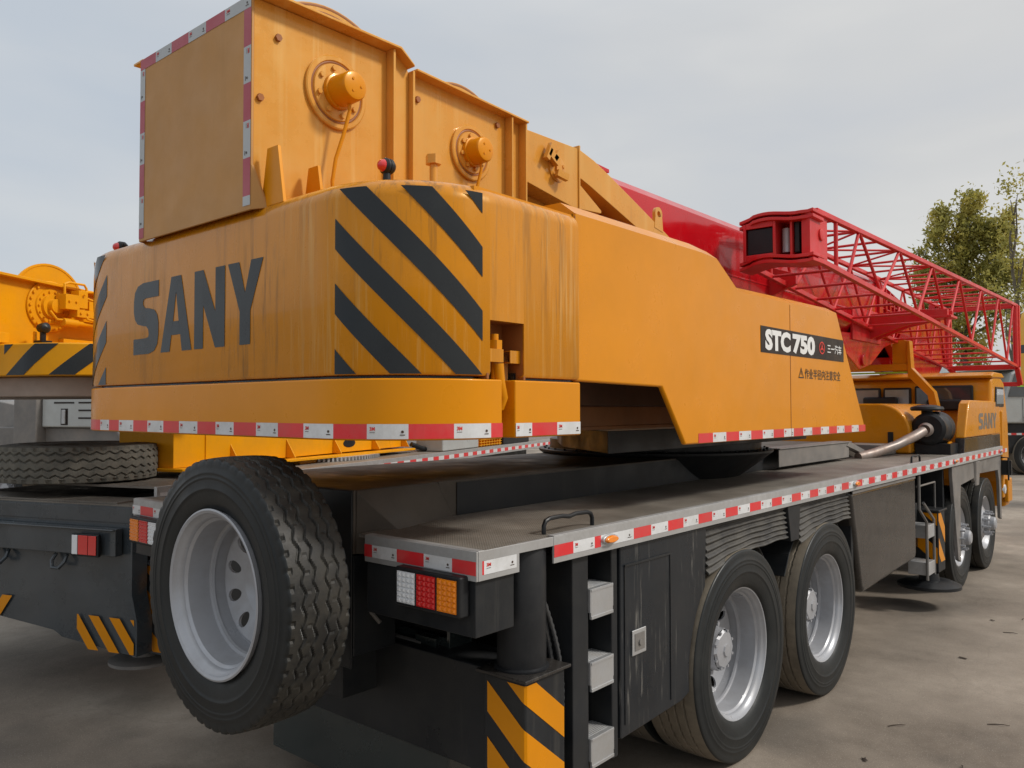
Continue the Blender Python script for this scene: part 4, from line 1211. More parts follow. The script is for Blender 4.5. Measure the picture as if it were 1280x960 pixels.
# ---- engine hood, air cleaner, exhaust on the carrier
g = G()
prof = []
for i in range(9):
    t = pi * i / 16
    prof.append((.62 + .33 * sin(t) if i else .62, 1.65 + .34 * cos(t)))
poly = [(-.75, 1.99), (.60, 1.99)] + [(.60 + .34 * sin(pi * i / 16), 1.65 + .34 * cos(pi * i / 16)) for i in range(1, 9)] + [(.94, ZD + .004), (-.75, ZD + .004)]
g.prism(poly, 'y', 7.75, 9.6)
eh = g.build('engine_hood', 'orange_cab', crane, bevel=.03, seg=4)
g = G(); g.box(.942, .948, 8.3, 8.31, 1.45, 1.85); g.box(.70, .76, 7.738, 7.748, 1.50, 1.66); g.build('hood_handle', 'plastic', eh, bevel=.01)
g = G(); g.box(.10, .80, 7.2, 7.7, ZD + .004, 1.53); g.build('battery_box', 'fender', crane, bevel=.01)
g = G()
g.lathe([(-.20, 0), (-.20, .15), (-.17, .185), (0.02, .19), (.04, .20), (.10, .20), (.12, .19), (.16, .20), (.22, .20), (.25, .15), (.25, 0)], (1.10, 8.05, 1.70), 'y', 48)
g.cyl((1.06, 8.0, 1.86), (1.06, 8.0, 1.93), .06)
g.lathe([(1.905, .0), (1.905, .165), (1.925, .18), (1.95, .17), (1.97, .10), (1.978, 0)], (1.06, 8.0, 0), 'z', 40)
g.box(.95, 1.32, 7.9, 8.45, ZD + .004, 1.53)
g.build('air_cleaner', 'plastic', crane, bevel=.003)
g = G()
g.tube([(.72, 6.60, 1.425), (.80, 6.85, 1.455), (.93, 7.2, 1.53), (1.03, 7.55, 1.62), (1.08, 7.72, 1.675)], [.045, .05, .05, .055, .055], 20)
g.lathe([(0, .058), (.02, .078), (.05, .082), (.07, .08), (.08, 0)], (1.09, 7.76, 1.69), 'y', 24)
g.build('intake_pipe', 'pipe', crane)
g = G()
g.tube([(1.28, 8.0, ZD + .01), (1.28, 8.0, 1.50), (1.26, 8.1, 1.53), (1.24, 8.3, 1.53)], .018, 10)
g.build('air_line', 'orange_cab', crane)
# low side fairing with small lettering
g = G()
fp = [(8.30, 1.585), (10.47, 1.585), (10.42, 2.00), (10.37, 2.025), (8.62, 2.03), (8.52, 1.99)]
g.prism(fp, 'x', 1.28, 1.39)
fr = g.build('side_fairing', 'yellow_pale', crane, bevel=.02, seg=3)
fr.data.materials[0] = M['orange_cab']
g = G(); g.prism([(8.25, ZD + .005), (10.49, ZD + .005), (10.47, 1.583), (8.30, 1.583)], 'x', 1.285, 1.385); g.build('fairing_base', 'tank', fr, bevel=.006)
g = G(); sany(g, lambda u, v, o: (1.39 + o, u, v), 9.06, 1.14, 1.67, .20, gap=.05); g.build('lettering', 'grey_text', fr, angle=0, normals=False)

# ---- low driver cab across the front
g = G()
Y0c, Y1c = 9.9, 11.12
prof = [(Y0c, 1.25), (Y0c + .02, 1.95), (Y0c + .06, 2.26), (Y0c + .12, 2.34), (Y0c + .30, 2.375), (Y1c - .5, 2.37), (Y1c - .25, 2.30), (Y1c, 1.75), (Y1c + .05, 1.0), (Y1c + .05, .55), (10.85, .55), (10.85, .9), (10.6, 1.25)]
g.prism(prof, 'x', -1.38, 1.38)
cab = g.build('driver_cab', 'orange_cab', crane, bevel=.05, seg=4)
g = G()
g.prism([(Y0c + .02, 2.33), (Y0c + .0, 2.365), (Y0c + .16, 2.415), (Y1c - .5, 2.41), (Y1c - .3, 2.36), (Y1c - .4, 2.345)], 'x', -1.40, 1.40)
g.build('cab_roof', 'orange_cab', cab, bevel=.02)
def rear_win(x0, x1, z0, z1, mt):
    g = G(); g.prism([(x0, z0), (x1, z0), (x1, z1), (x0, z1)], 'y', Y0c - .02, Y0c + .03); f = g.build('window', 'plastic', cab, bevel=.03, seg=3)
    g = G(); g.prism([(x0 + .03, z0 + .03), (x1 - .03, z0 + .03), (x1 - .03, z1 - .03), (x0 + .03, z1 - .03)], 'y', Y0c - .024, Y0c - .0205); g.build('window_glass', mt, cab)
rear_win(.46, 1.18, 1.93, 2.24, 'glass'); rear_win(-.45, .02, 1.95, 2.22, 'glass_pale'); rear_win(.05, .42, 1.95, 2.22, 'glass_pale')
g = G(); g.prism([(10.15, 1.95), (10.75, 1.95), (10.75, 2.22), (10.2, 2.22)], 'x', 1.378, 1.392); g.build('window', 'plastic', cab, bevel=.02)
g = G(); g.prism([(10.2, 1.99), (10.72, 1.99), (10.72, 2.19), (10.24, 2.19)], 'x', 1.3925, 1.396); g.build('window_glass', 'glass', cab)
g = G(); g.box(-.20, .26, Y0c - .12, Y0c - .03, 1.93, 2.09); g.box(.62, 1.10, Y0c - .09, Y0c - .026, 1.90, 2.05); g.build('head_rest', 'plastic', cab, bevel=.04, seg=3)
g = G(); g.box(1.34, 1.40, 10.55, 10.68, .7, 1.9); g.box(1.36, 1.42, 10.8, 11.1, .62, .95); g.build('cab_corner', 'orange_cab', cab, bevel=.02)
g = G(); g.box(1.38, 1.50, 10.52, 10.60, 1.02, 1.22); g.tube([(1.38, 10.5, 1.26), (1.47, 10.5, 1.26), (1.47, 10.5, .95)], .012, 8); g.build('corner_mirror', 'plastic', cab, bevel=.01)
g = G(); g.lathe([(0, .0), (0, .07), (.03, .06), (.04, 0)], (1.385, 10.62, .82), 'x', 20); g.build('fog_lamp', 'lens_white', cab)
# boom rest post
g = G()
for x in (.28, .50):
    pass
g.prism([(.30, 2.42), (.30, 2.80), (.40, 2.87), (.50, 2.84), (.50, 2.42)], 'y', 9.45, 9.50)
g.prism([(.50, 2.45), (.50, 2.84), (.53, 2.84), (.55, 2.47), (.82, 2.15), (.86, 1.95), (.84, 1.60), (.74, 1.60), (.76, 1.95), (.74, 2.10), (.50, 2.36)], 'y', 9.40, 9.56)
g.box(-1.0, .50, 9.42, 9.52, 2.44, 2.53)
g.build('boom_rest', 'orange_cab', crane, bevel=.008)
g = G(); g.box(-1.0, .49, 9.43, 9.51, 2.405, 2.425); g.build('green_strip_light', 'green', crane)

# ================================================================== NEIGHBOURING CRANE (parked at an angle on the left)
NB = (-2.015, .231, 0)
nb = thing('mobile_crane', 'second yellow crane parked at far left, turned slightly away, loose tyre lying on its tail', 'crane truck', NB, radians(20))
g = G()
g.prism([(-2.8, .255), (0, .255), (0, 10.5), (-2.8, 10.5)], 'z', 1.385, 1.40)
g.prism([(-2.86, .0), (.05, .0), (.05, .254), (-2.86, .254)], 'z', 1.29, 1.30)
g.prism([(-2.86, .02), (-.12, .02), (-.12, .30), (-2.86, .30)], 'z', 1.301, 1.312)
nd = g.build('deck', 'deck', nb)
g = G()
g.box(.001, .008, .255, 10.5, 1.28, 1.402); g.box(-.02, .008, .245, .254, 1.301, 1.402)
g.build('edge_trim', 'aluminium', nd, bevel=.002)
tape('reflective_tape', nd, lambda u, v, o: (.008 + o, u, v), [.15, .15] * 34, 1.310, 1.358, u0=.27, start=1, logos=False, step=1)
g = G()
g.prism([(-2.9, .46), (-2.3, .30), (-1.25, .47), (-.66, .41), (-.58, .37), (-.05, .312), (.07, .305), (.08, .52), (.035, .70), (.035, 1.289), (-2.86, 1.289)], 'y', 0.0, .012)
g.prism([(.036, .70), (.081, .52), (.086, .305), (.10, .305), (.10, .53), (.052, .71), (.052, 1.289), (.036, 1.289)], 'y', -.012, .12)
g.prism([(-2.85, 1.18), (-1.0, 1.18), (.03, 1.18), (.03, 1.28), (-2.85, 1.28)], 'y', -.006, -.001)
pn = g.build('rear_panel', 'slate', nb, bevel=.004)
g = G()
hatch(g, lambda u, v, o: (u, -.012 - o, v), -.43, .075, .315, .545, [.56, .79, 1.02, 1.25, 1.48, 1.71], .115, 1.25, step=.02)
hatch(g, lambda u, v, o: (-1.05 - u, -.012 - o, v), 0, .5, .44, .62, [.74, .97, 1.2], .12, 1.25, step=.02)
g.build('hazard_stripe', 'yellow', pn, angle=0, normals=False)
g = G()
g.box(-2.7, -.03, -.075, -.013, .965, 1.148); g.box(-2.7, -.03, -.10, -.075, 1.135, 1.149)
g.build('bumper_beam', 'slate', nb, bevel=.008)
g = G(); g.box(-.365, -.125, -.125, -.101, .965, 1.115); tl = g.build('tail_light', 'plastic', nb, bevel=.006)
for (a, b, mt) in ((-.355, -.305, 'lens_white'), (-.300, -.215, 'lens_red'), (-.210, -.140, 'lens_red')):
    g = G(); g.box(a, b, -.131, -.1255, .977, 1.105); g.build('lens', mt, tl, bevel=.003)
g = G()
for x in (-.57, -1.13, -1.9):
    g.tube([(x - .05, -.02, .95), (x - .06, -.05, .90), (x - .03, -.07, .86), (x + .03, -.07, .86), (x + .06, -.05, .90), (x + .05, -.02, .95)], .013, 8)
g.build('tow_shackle', 'slate', nb)
# outrigger at the corner
g = G(); g.box(-.16, .16, .16, .50, .27, .88); ob = g.build('outrigger_box', 'slate', nb, bevel=.01)
g = G(); hatch(g, lambda u, v, o: (-.16 + u, .16 - o, v), 0, .32, .29, .87, [1.1, .86, .62, .38], .12, .9)
hatch(g, lambda u, v, o: (.16 + o, .16 + u, v), 0, .34, .29, .87, [.81, .57, 1.05], .12, .9); g.build('hazard_stripe', 'yellow', ob, angle=0, normals=False)
g = G(); g.lathe([(.30, .08), (.215, .09), (.21, .18), (.195, .235), (.175, .235), (.165, 0)], (-.14, .30, 0), 'z', 36); g.build('foot_pad', 'fender', ob)
g = G(); g.box(-2.1, -.7, .1, 10, .6, 1.28); g.box(-2.7, -.1, .30, .55, .45, .9); g.build('chassis_frame', 'black', nb, bevel=.01)
for (x, y, rz) in ((-.20, 2.6, 0), (-.20, 4.05, 0), (-2.6, 2.6, pi), (-2.6, 4.05, pi)):
    w = dup(w0, (x, y, .505), (radians(y * 40), 0, rz)); w.parent = nb

# counterweight with rounded corners
def rr(x0, x1, y0, y1, r, n=10):
    pts = []
    for i in range(n + 1):
        t = pi + i * pi / 2 / n; pts.append((x0 + r + r * cos(t), y0 + r + r * sin(t)))
    for i in range(n + 1):
        t = 1.5 * pi + i * pi / 2 / n; pts.append((x1 - r + r * cos(t), y0 + r + r * sin(t)))
    return pts + [(x1, y1), (x0, y1)]
g = G(); g.prism(rr(-2.80, .0, -.30, 1.0, .62), 'z', 2.168, 2.388); ncw = g.build('counterweight', 'yellow_far', nb, bevel=.012)
g = G(); g.prism(rr(-2.72, -.08, -.20, 1.0, .58), 'z', 2.03, 2.167); g.build('lower_slab', 'brown_slab', nb, bevel=.01)
def nout(u):
    r = .62
    if u < -r: return V((u, -.30, 0)), V((0, -1, 0))
    a = (u + r) / r
    if a < pi / 2: n = V((sin(a), -cos(a), 0)); return V((-r, -.30 + r, 0)) + n * r, n
    return V((0, -.30 + r + (a - pi / 2) * r, 0)), V((1, 0, 0))
def nmap(u, v, o):
    p, n = nout(u); p = p + n * o; return (p.x, p.y, v)
g = G(); hatch(g, nmap, -.79, .40, 2.175, 2.383, [2.45 - .29 * k for k in range(0, 6)], .135, -.82, step=.03)
g.build('hazard_stripe', 'decal', ncw, angle=0, normals=False)
# winch plates, flange, gearbox, drum
g = G()
g.prism([(-.55, 2.40), (4.0, 2.40), (3.0, 2.55), (2.0, 2.78), (-.55, 2.90)], 'x', -.965, -.95)
g.prism([(-.55, 2.885), (2.0, 2.765), (2.0, 2.785), (-.55, 2.905)], 'x', -.98, -.89)
g.prism([(-.55, 2.40), (4.0, 2.40), (3.0, 2.55), (2.0, 2.78), (-.55, 2.90)], 'x', -1.865, -1.85)
g.box(-1.84, -.966, .1, 4.0, 2.05, 2.6)
g.box(-.949, -.90, .25, 1.9, 2.44, 2.47); g.box(-.949, -.85, -.45, -.22, 2.40, 2.47); g.box(-.88, -.86, -.02, .0, 2.4, 2.5)
npl = g.build('winch_side_plate', 'yellow_far', nb, bevel=.003)
g = G()
zc = 2.70; yc_ = .165
g.lathe([(-.949, .188), (-.935, .188), (-.932, .183), (-.932, .13), (-.920, .125), (-.920, .09), (-.90, .085), (-.90, .055), (-.86, .05), (-.855, 0)], (0, yc_, zc), 'x', 48)
for k in range(22):
    t = 2 * pi * k / 22; g.hexbolt((-.932, yc_ + .170 * cos(t), zc + .170 * sin(t)), (1, 0, 0), .010, .014)
for k in range(14):
    t = 2 * pi * k / 14; g.hexbolt((-.920, yc_ + .108 * cos(t), zc + .108 * sin(t)), (1, 0, 0), .008, .012)
g.build('gear_flange', 'yellow_far', npl, angle=30)
g = G()
g.box(-.89, -.79, .17, .29, 2.68, 2.79); g.box(-.88, -.80, .29, .37, 2.70, 2.83); g.box(-.87, -.79, .27, .62, 2.63, 2.685); g.box(-.86, -.82, .40, .47, 2.69, 2.76)
g.cyl((-.83, .20, 2.585), (-.83, 1.1, 2.585), .020, 16); g.cyl((-.83, .18, 2.585), (-.83, .30, 2.585), .030, 16); g.cyl((-.83, .62, 2.655), (-.83, .70, 2.655), .026, 12)
for pts in ([(-.85, .21, 2.79), (-.85, .21, 2.87), (-.85, .25, 2.885), (-.85, .38, 2.885), (-.85, .40, 2.86), (-.85, .40, 2.80)],
            [(-.82, .46, 2.69), (-.82, .48, 2.76), (-.84, .36, 2.79)], [(-.82, .56, 2.68), (-.82, .60, 2.80), (-.82, .52, 2.84), (-.84, .38, 2.83)],
            [(-.81, .33, 2.68), (-.79, .36, 2.62), (-.80, .48, 2.60), (-.82, .66, 2.63)], [(-.86, .10, 2.66), (-.84, .14, 2.60), (-.83, .20, 2.60)]):
    g.tube(pts, .0095, 8)
for (y, z) in ((.30, 2.66), (.36, 2.66), (.44, 2.66), (.52, 2.66), (.58, 2.66), (.20, 2.74), (.26, 2.74), (.33, 2.80)):
    g.hexbolt((-.79, y, z), (1, 0, 0), .009, .012)
g.build('hydraulic_motor', 'yellow_far', npl, bevel=.004)
g = G(); g.lathe([(-1.80, .31), (-1.78, .31), (-1.78, .2), (-1.03, .2), (-1.03, .31), (-1.015, .31), (-1.015, .295), (-1.02, .29), (-1.02, .1)], (0, .22, 2.72), 'x', 56); g.build('winch_drum', 'yellow_far', nb)
g = G(); g.box(-.82, -.74, -.06, .02, 2.39, 2.43); g.tube([(-.78, -.02, 2.43), (-.78, -.02, 2.50)], .02, 10); g.lathe([(-.03, 0), (-.03, .03), (0, .037), (.03, .037), (.045, .02), (.05, 0)], (-.78, -.02, 2.52), 'x', 20)
wl = g.build('warning_lamp', 'plastic', nb)
g = G(); g.lathe([(-.055, 0), (-.05, .015), (-.031, .028)], (-.78, -.02, 2.52), 'x', 20); g.build('lens', 'lens_red', wl)
# turntable base with ring gear, seen below the first crane's tail
g = G()
g.box(-.98, -.42, .85, 4.75, 1.476, 2.03); g.box(-2.4, -.99, 2.2, 5.4, 1.52, 2.03)
g.prism([(.82, 1.45), (4.75, 1.43), (4.75, 1.455), (.82, 1.475)], 'x', -1.05, -.30)
g.box(-.52, -.40, 2.5, 2.8, 1.40, 1.43)
g.prism([(1.2, 1.476), (2.2, 1.476), (2.2, 1.78), (1.2, 1.78)], 'x', -.419, -.41)
for y in (1.5, 2.3, 3.1, 3.9, 4.6):
    g.prism([(-.42, 1.476), (-.31, 1.476), (-.42, 1.66)], 'y', y, y + .012)
g.build('slewing_platform', 'yellow_far', nb, bevel=.004)
g = G()
ov = [(3.42 + .12 * cos(t * pi / 8) , 1.57 + .045 * sin(t * pi / 8)) for t in range(16)]
g.prism(ov, 'x', -.4195, -.415)
g.tube([(-.36, 4.75, 1.50), (-.28, 4.9, 1.44), (-.24, 5.1, 1.42), (-.26, 5.25, 1.50), (-.32, 5.3, 1.62)], .03, 12)
g.build('cable_loop', 'plastic', nb)
g = G()
g.lathe([(1.402, 1.0), (1.402, 1.16), (1.44, 1.16), (1.44, 1.0)], (-1.4, 3.4, 0), 'z', 96)
for k in range(140):
    t = 2 * pi * k / 140; c = V((-1.4 + 1.17 * cos(t), 3.4 + 1.17 * sin(t), 1.42)); r = V((cos(t), sin(t), 0)); q = V((-sin(t), cos(t), 0))
    g.obox(c, r * .022, q * .012, V((0, 0, .018)))
g.build('ring_gear', 'steel', nb)
g = G(); g.box(-.40, -.02, 4.95, 6.1, 1.402, 1.90); gb = g.build('equipment_box', 'grey_cab', nb, bevel=.02)
g = G()
g.box(-.30, -.05, 6.12, 7.0, 1.402, 1.60)
for k in range(8): g.box(-.05, -.025, 6.20 + k * .10, 6.215 + k * .10, 1.41, 1.60)
for k in range(5): g.box(-.05, -.02, 6.14, 6.98, 1.425 + k * .036, 1.433 + k * .036)
g.build('cooler_grille', 'yellow_far', nb)
g = G(); g.box(-.35, -.02, 7.05, 8.2, 1.402, 1.56); g.build('tool_box', 'plastic', nb, bevel=.01)
g = G(); g.box(-2.4, -.5, 5.6, 7.0, 1.95, 3.0); g.box(-1.8, -1.0, 1.5, 12.0, 2.6, 3.4); nbm = g.build('boom', 'yellow_far', nb, bevel=.03)

# tyre lying flat on the neighbour's tail
o = bpy.data.objects.new('spare_tyre', TY['lying']); COL.objects.link(o)
cN = Matrix.Rotation(radians(20), 3, 'Z') @ V((-1.01, .50, 0)) + V(NB)
o.location = (cN.x, cN.y, 1.312 + .145 + .088); o.rotation_euler = (0, radians(-90), radians(35))
tag(o, 'worn grey tyre lying flat on the tail of the second crane at the left edge', 'tyre')

# ================================================================== GREY MACHINE behind it on the left
rot = Matrix.Rotation(radians(20), 3, 'Z')
c = rot @ V((-5.8, 6.0, 0)) + V(NB)
gm = thing('service_truck', 'pale grey vented machine standing behind the second crane at the left edge', 'truck', (c.x, c.y, 0), radians(20))
g = G(); g.prism([(-2.35, 1.63), (0, 1.63), (0, 2.42), (-.6, 2.42), (-1.0, 2.36), (-1.45, 2.26), (-2.35, 2.26)], 'y', 0, 2.0); eb = g.build('engine_housing', 'grey_cab', gm, bevel=.03)
g = G()
for z in (2.17, 2.05, 1.92, 1.79): g.box(-1.50, -.95, -.006, -.0005, z - .014, z + .014)
for z in (2.17, 2.05): g.box(-2.06, -1.60, -.006, -.0005, z - .014, z + .014)
g.box(-1.90, -1.74, -.004, -.0005, 1.67, 1.95)
g.build('vent_slot', 'plate_black', eb)
g = G(); g.box(-1.86, -1.78, -.03, -.0045, 1.69, 1.93); g.build('latch', 'steel', eb, bevel=.006)
g = G(); g.box(-4.5, 0, .1, 2.2, 1.12, 1.625); g.box(-2.9, -2.36, -.1, 1.2, 1.3, 2.25); g.hull([(-4.5, .2, 1.3), (-2.91, .2, 1.3), (-2.91, 1.5, 1.3), (-4.5, 1.5, 1.3)], [(-4.5, .3, 2.2), (-3.2, .3, 2.0), (-3.2, 1.4, 2.0), (-4.5, 1.4, 2.2)])
g.beam((-.5, -.05, 1.45), (-.75, -.05, 1.85), .05, .06)
g.build('body', 'fender', gm, bevel=.03)
g = G(); g.box(-4.5, .5, .3, 2.0, .7, 1.115); g.build('chassis', 'black', gm)
for x in (-3.5, -1.0):
    for y, rz in ((.25, -90), (2.05, 90)):
        w = dup(w0, (x, y, .505), (radians(x * 30), 0, radians(rz))); w.parent = gm

# ================================================================== RIGHT BACKGROUND
bt = thing('crane_truck', 'distant grey cab truck with green reflections in its window, half hidden at the right edge', 'truck', (-1.05, 25.7, 0), radians(40.5))
g = G(); g.prism([(-.25, 1.45), (.10, 2.2), (.30, 2.95), (.55, 3.1), (3.0, 3.12), (3.0, 1.45)], 'y', 0, 2.4); cb = g.build('cab', 'grey_cab', bt, bevel=.06, seg=3)
g = G(); g.prism([(.18, 2.25), (.40, 2.95), (1.05, 2.95), (1.05, 2.25)], 'y', -.02, .02); g.prism([(1.12, 2.2), (1.12, 2.95), (2.4, 2.95), (2.4, 2.2)], 'y', -.02, .02); w_ = g.build('window', 'glass', cb)
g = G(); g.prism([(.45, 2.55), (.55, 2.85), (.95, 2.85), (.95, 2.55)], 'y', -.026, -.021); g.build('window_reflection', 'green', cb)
g = G(); g.prism([(-1.0, 3.02), (2.8, 3.13), (2.8, 3.22), (-.8, 3.20)], 'y', .1, 2.3); g.build('roof_deck', 'grey_cab', bt, bevel=.03)
g = G(); g.cyl((.75, -.02, 1.7), (.75, -.05, 1.7), .05); g.cyl((1.3, -.02, 1.7), (1.3, -.05, 1.7), .05); g.box(.62, .63, -.008, -.001, 1.5, 2.2); g.build('cab_handle', 'plastic', cb)
g = G(); g.box(-.3, 8, .1, 2.3, .55, 1.44); g.build('chassis', 'black', bt, bevel=.02)
tape('reflective_tape', bt, lambda u, v, o: (u, .098 - o, v), [.16, .16] * 22, 1.10, 1.16, u0=0, logos=False, step=1)
g = G(); g.box(3.1, 8, .0, 2.3, 1.5, 2.4); g.build('load_bed', 'grey_cab', bt, bevel=.03)
for x in (.95, 2.5, 6.5):
    w = dup(w0, (x, .18, .505), (radians(x * 30), 0, radians(-90))); w.parent = bt

yc = thing('yellow_crane', 'bright yellow boom with a rounded black-banded end at the right edge of the photo', 'crane', (.80, 16.46, 0), radians(40.5))
# local: x to the right; the boom end pokes into view
g = G()
pts = [(.40, 2.38), (.40, 3.70), (.44, 3.86), (.54, 3.96), (.70, 4.0), (9, 4.0), (9, 2.38)]
g.prism(pts, 'y', 0, .7); b_ = g.build('boom', 'post_yellow', yc, bevel=.04, seg=3)
g = G(); g.prism([(.396, 3.05), (.60, 3.05), (.60, 3.22), (.396, 3.22)], 'y', -.004, .704); g.prism([(.60 + .08 * cos(t * pi / 8), 3.72 + .08 * sin(t * pi / 8)) for t in range(16)], 'y', -.004, -.001); g.build('black_band', 'decal', b_)
g = G(); g.box(5, 9, -.8, 1.6, .6, 1.5); g.box(5.5, 8.5, -.6, 1.4, 1.5, 2.379); g.build('carrier', 'post_yellow', yc, bevel=.05)
for x in (5.8, 7.8):
    w = dup(w0, (x, -.7, .505), (radians(x * 30), 0, radians(-90))); w.parent = yc
    w = dup(w0, (x, 1.5, .505), (radians(x * 30), 0, radians(90))); w.parent = yc

# ---- trees
def tree(label, loc, H, crown, leaves, lsize, mt, seed, trunk_r=.16, nl=40, spread=.22):
    """crown = list of (dx, dy, z, rx, rz, weight) lobes"""
    rnd = random.Random(seed)
    t = thing('roadside_tree', label, 'tree', (loc[0], loc[1], 0), 0, 'trees beyond the yard')
    g = G()
    path = [V((0, 0, 0))]
    for i in range(1, 9):
        path.append(V((rnd.uniform(-.12, .12), rnd.uniform(-.12, .12), H * .92 * i / 8)))
    g.tube(path, [trunk_r * (1 - .9 * i / 8) for i in range(9)], 10)
    tips = []
    for lobe in crown:
        for q in range(3):
            base = path[min(7, max(1, int((lobe[2] - 1.2) / H * 8)))]
            tip = V((lobe[0] + rnd.uniform(-.5, .5) * lobe[3], lobe[1] + rnd.uniform(-.5, .5) * lobe[3], lobe[2] + rnd.uniform(-.5, .2) * lobe[4]))
            mid = (base + tip) / 2 + V((rnd.uniform(-.15, .15), rnd.uniform(-.15, .15), -.1))
            g.tube([base, mid, tip], [.05, .03, .010], 6)
    g.build('trunk', 'bark', t, angle=40)
    g = G(); tot = sum(l[5] for l in crown)
    clumps = []
    for l in crown:
        for q in range(int(nl * l[5] / tot)):
            while True:
                d = V((rnd.uniform(-1, 1), rnd.uniform(-1, 1), rnd.uniform(-1, 1)))
                if d.length < 1: break
            d = d.normalized() * (d.length ** .5)
            clumps.append((V((l[0] + d.x * l[3], l[1] + d.y * l[3], l[2] + d.z * l[4])), rnd.uniform(.6, 1.3) * spread))
    for _ in range(leaves):
        c, r = rnd.choice(clumps)
        p = c + V((rnd.gauss(0, r * .6), rnd.gauss(0, r * .6), rnd.gauss(0, r * .75)))
        a = V((rnd.gauss(0, 1), rnd.gauss(0, 1), rnd.gauss(0, 1))).normalized()
        b = a.cross(V((rnd.gauss(0, 1), rnd.gauss(0, 1), rnd.gauss(0, 1)))).normalized()
        s = lsize * rnd.uniform(.6, 1.3)
        g.add([p - a * s, p - b * s * .45, p + a * s, p + b * s * .45], [(0, 1, 2, 3)])
    g.build('crown', mt, t, angle=0, normals=False)
    return t
fw = Vector((-.649, .760, 0)); rt = Vector((.7605, .6493, 0))
def bgpos(px, depth):
    p = V((3.467, -2.223, 0)) + fw * depth + rt * ((px - 640) / 1007 * depth); return (p.x, p.y)
crownA = [(0, 0, 5.2, 1.0, 1.6, 5), (-.75, 0, 6.6, .80, 1.5, 5), (-.35, -.3, 8.2, .65, 1.5, 4), (.35, .4, 7.4, .75, 1.6, 5), (.30, 0, 9.2, .36, .9, 1.6), (.95, 0, 7.0, .65, 1.7, 4),
          (1.15, .2, 8.6, .40, .9, 1.5), (1.5, 0, 6.2, .5, 1.3, 2), (-1.25, 0, 7.3, .36, 1.0, 1.5), (-.75, 0, 9.2, .33, .8, 1.1), (-.4, .2, 3.9, .7, 1.0, 2), (.6, 0, 4.0, .6, 1.0, 1.4)]
crownA = [(a * 1.05, b, c * .985, d, e, f * (.35 if c < 5 else 1)) for a, b, c, d, e, f in crownA]
tree('tall yellow-green leafy tree with a broad clumped crown behind the lattice jib', bgpos(1208, 30), 9.6, crownA, 25000, .085, 'leaf', 5, nl=190, spread=.29)
crownB = [(0, 0, 8.8, .35, 1.0, 1.6), (.1, 0, 7.2, .6, 1.0, 2), (-.2, 0, 5.6, .7, 1.0, 2), (.3, 0, 4.2, .6, .8, 1.5), (.9, 0, 6.5, .5, 1.4, 2)]
tree('thin sparse tree with a bare pale trunk standing right of the leafy one', bgpos(1273, 26), 9.4, crownB, 1500, .075, 'leaf', 9, trunk_r=.13, nl=70, spread=.28)
# a far belt of scrub, one mass
rnd = random.Random(3); g = G()
for _ in range(26000):
    u = rnd.uniform(-60, 46); d = rnd.uniform(58, 66)
    hgt = 2.6 + 1.0 * sin(u * .35) + .8 * sin(u * .9 + 2) + .5 * sin(u * 2.3)
    p = V((3.467, -2.223, 0)) + fw * d + rt * u + V((0, 0, rnd.uniform(0, 1) ** .7 * hgt))
    a = V((rnd.gauss(0, 1), rnd.gauss(0, 1), rnd.gauss(0, 1))).normalized(); b = a.cross(V((0, .3, 1))).normalized(); s = rnd.uniform(.15, .4)
    g.add([p - a * s, p - b * s * .6, p + a * s, p + b * s * .6], [(0, 1, 2, 3)])
far = g.build('far_scrub', 'leaf2', None, angle=0, normals=False); far['kind'] = 'stuff'
far['label'] = 'far belt of scrub and bushes along the edge of the yard'; far['category'] = 'bushes'

# ---- ground
g = G(); n = 60
g.add([(-1500, -1500, 0), (1500, -1500, 0), (1500, 1500, 0), (-1500, 1500, 0)], [(0, 1, 2, 3)])
gr = g.build('ground', 'ground', None, angle=0); gr['kind'] = 'structure'; gr.location.z = GZ
# twigs and dry leaves on the concrete
rnd = random.Random(12)
for k in range(9):
    x, y = rnd.uniform(1.9, 5.6), rnd.uniform(.9, 7.5); a = rnd.uniform(0, pi); L = rnd.uniform(.03, .07)
    g = G(); d = V((cos(a), sin(a), 0)) * L; sd = V((-sin(a), cos(a), 0)) * L * .15
    c = V((x, y, GZ + .006)); g.tube([c - d, c - d * .3 + sd, c + d * .4 - sd * .6 + V((0, 0, .006)), c + d], [.0028, .0035, .003, .0015], 6)
    o = g.build('twig', 'twig'); tag(o, 'thin dry twig lying on the dusty concrete right of the big crane', 'twig', 'twigs on the concrete')
for k in range(12):
    x, y = rnd.uniform(1.8, 5.6), rnd.uniform(.7, 8); a = rnd.uniform(0, 2 * pi); L = rnd.uniform(.012, .030)
    g = G(); c = V((x, y, GZ + .004))
    pts = []
    for i in range(8):
        t = 2 * pi * i / 8; rr_ = L * (1 if i % 2 else .6); p = V((rr_ * cos(t) * 1.5, rr_ * sin(t) * .8, 0)); p.rotate(Matrix.Rotation(a, 3, 'Z')); pts.append(c + p + V((0, 0, .006 * rnd.random())))
    g.add([tuple(p) for p in pts] + [tuple(c + V((0, 0, .008)))], [(i, (i + 1) % 8, 8) for i in range(8)])
    o = g.build('dry_leaf', 'twig'); tag(o, 'small dark dry leaf lying flat on the dusty concrete', 'leaf', 'dry leaves on the concrete')

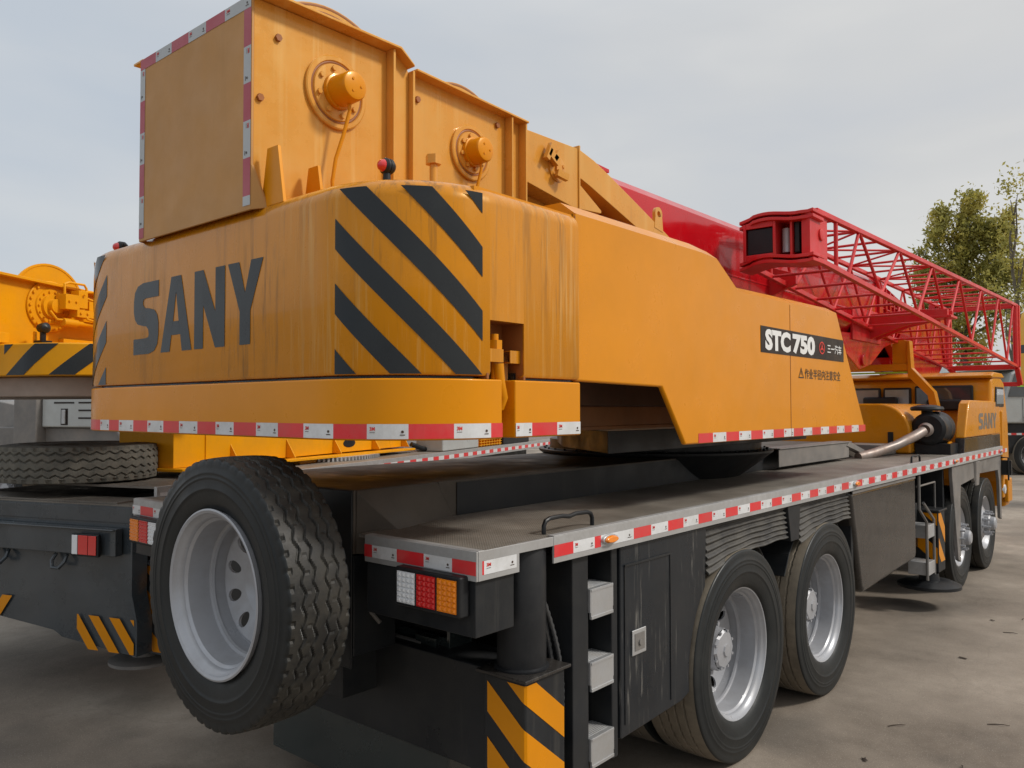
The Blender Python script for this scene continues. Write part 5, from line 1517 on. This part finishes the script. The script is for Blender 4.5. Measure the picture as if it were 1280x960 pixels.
# ================================================================== LIGHT
EL, AZ = radians(42), radians(62)       # azimuth from +Y towards +X
sd = V((sin(AZ) * cos(EL), cos(AZ) * cos(EL), sin(EL)))
sl = bpy.data.lights.new('sun', 'SUN'); sl.energy = 2.1; sl.angle = radians(8); sl.color = (1, .95, .88)
so = bpy.data.objects.new('sun', sl); COL.objects.link(so); so.rotation_euler = sd.to_track_quat('Z', 'Y').to_euler(); so.location = (0, 0, 30)
w = bpy.data.worlds.new('World'); SC.world = w; w.use_nodes = True
nt = w.node_tree; L = nt.links; bg = nt.nodes['Background']
sky = nt.nodes.new('ShaderNodeTexSky'); sky.sky_type = 'NISHITA'; sky.sun_disc = False; sky.sun_elevation = EL; sky.sun_rotation = AZ; sky.dust_density = 4; sky.air_density = 1.2
tc = nt.nodes.new('ShaderNodeTexCoord')
mp = nt.nodes.new('ShaderNodeMapping'); mp.inputs['Scale'].default_value = (1.0, 1.0, 3.4); L.new(tc.outputs['Generated'], mp.inputs['Vector'])
no = nt.nodes.new('ShaderNodeTexNoise'); no.inputs['Scale'].default_value = 1.9; no.inputs['Detail'].default_value = 4; no.inputs['Roughness'].default_value = .5; no.inputs['Distortion'].default_value = .25
L.new(mp.outputs[0], no.inputs['Vector'])
blue = ramp(nt, no.outputs['Fac'], [(.36, (4.7, 5.2, 5.8, 1)), (.52, (5.2, 5.55, 5.95, 1)), (.66, (5.8, 6.0, 6.15, 1))])
warm = ramp(nt, no.outputs['Fac'], [(.36, (5.4, 5.5, 5.65, 1)), (.52, (5.8, 5.8, 5.75, 1)), (.66, (6.3, 6.25, 6.1, 1))])
dt = nt.nodes.new('ShaderNodeVectorMath'); dt.operation = 'DOT_PRODUCT'; dt.inputs[1].default_value = (.76, .65, 0); L.new(tc.outputs['Generated'], dt.inputs[0])
fr_ = ramp(nt, dt.outputs['Value'], [(-.0, g4(0)), (.62, g4(1))])
mr = nt.nodes.new('ShaderNodeMapRange'); mr.inputs['From Min'].default_value = -.5; mr.inputs['From Max'].default_value = .5; L.new(dt.outputs['Value'], mr.inputs['Value'])
cl = mixc(nt, mr.outputs[0], blue, warm)
sx = nt.nodes.new('ShaderNodeSeparateXYZ'); L.new(tc.outputs['Generated'], sx.inputs[0])
up = nt.nodes.new('ShaderNodeMapRange'); up.inputs['From Min'].default_value = .42; up.inputs['From Max'].default_value = 1.0; up.inputs['To Min'].default_value = 1.0; up.inputs['To Max'].default_value = 1.7; L.new(sx.outputs['Z'], up.inputs['Value'])
vm = nt.nodes.new('ShaderNodeVectorMath'); vm.operation = 'SCALE'; L.new(cl, vm.inputs[0]); L.new(up.outputs[0], vm.inputs['Scale'])
mx = mixc(nt, .9, sky.outputs[0], vm.outputs[0])
L.new(mx, bg.inputs['Color']); bg.inputs['Strength'].default_value = .106
SC.view_settings.view_transform = 'Standard'; SC.view_settings.look = 'None'; SC.view_settings.exposure = .12; SC.view_settings.gamma = 1
SC.render.engine = 'CYCLES'
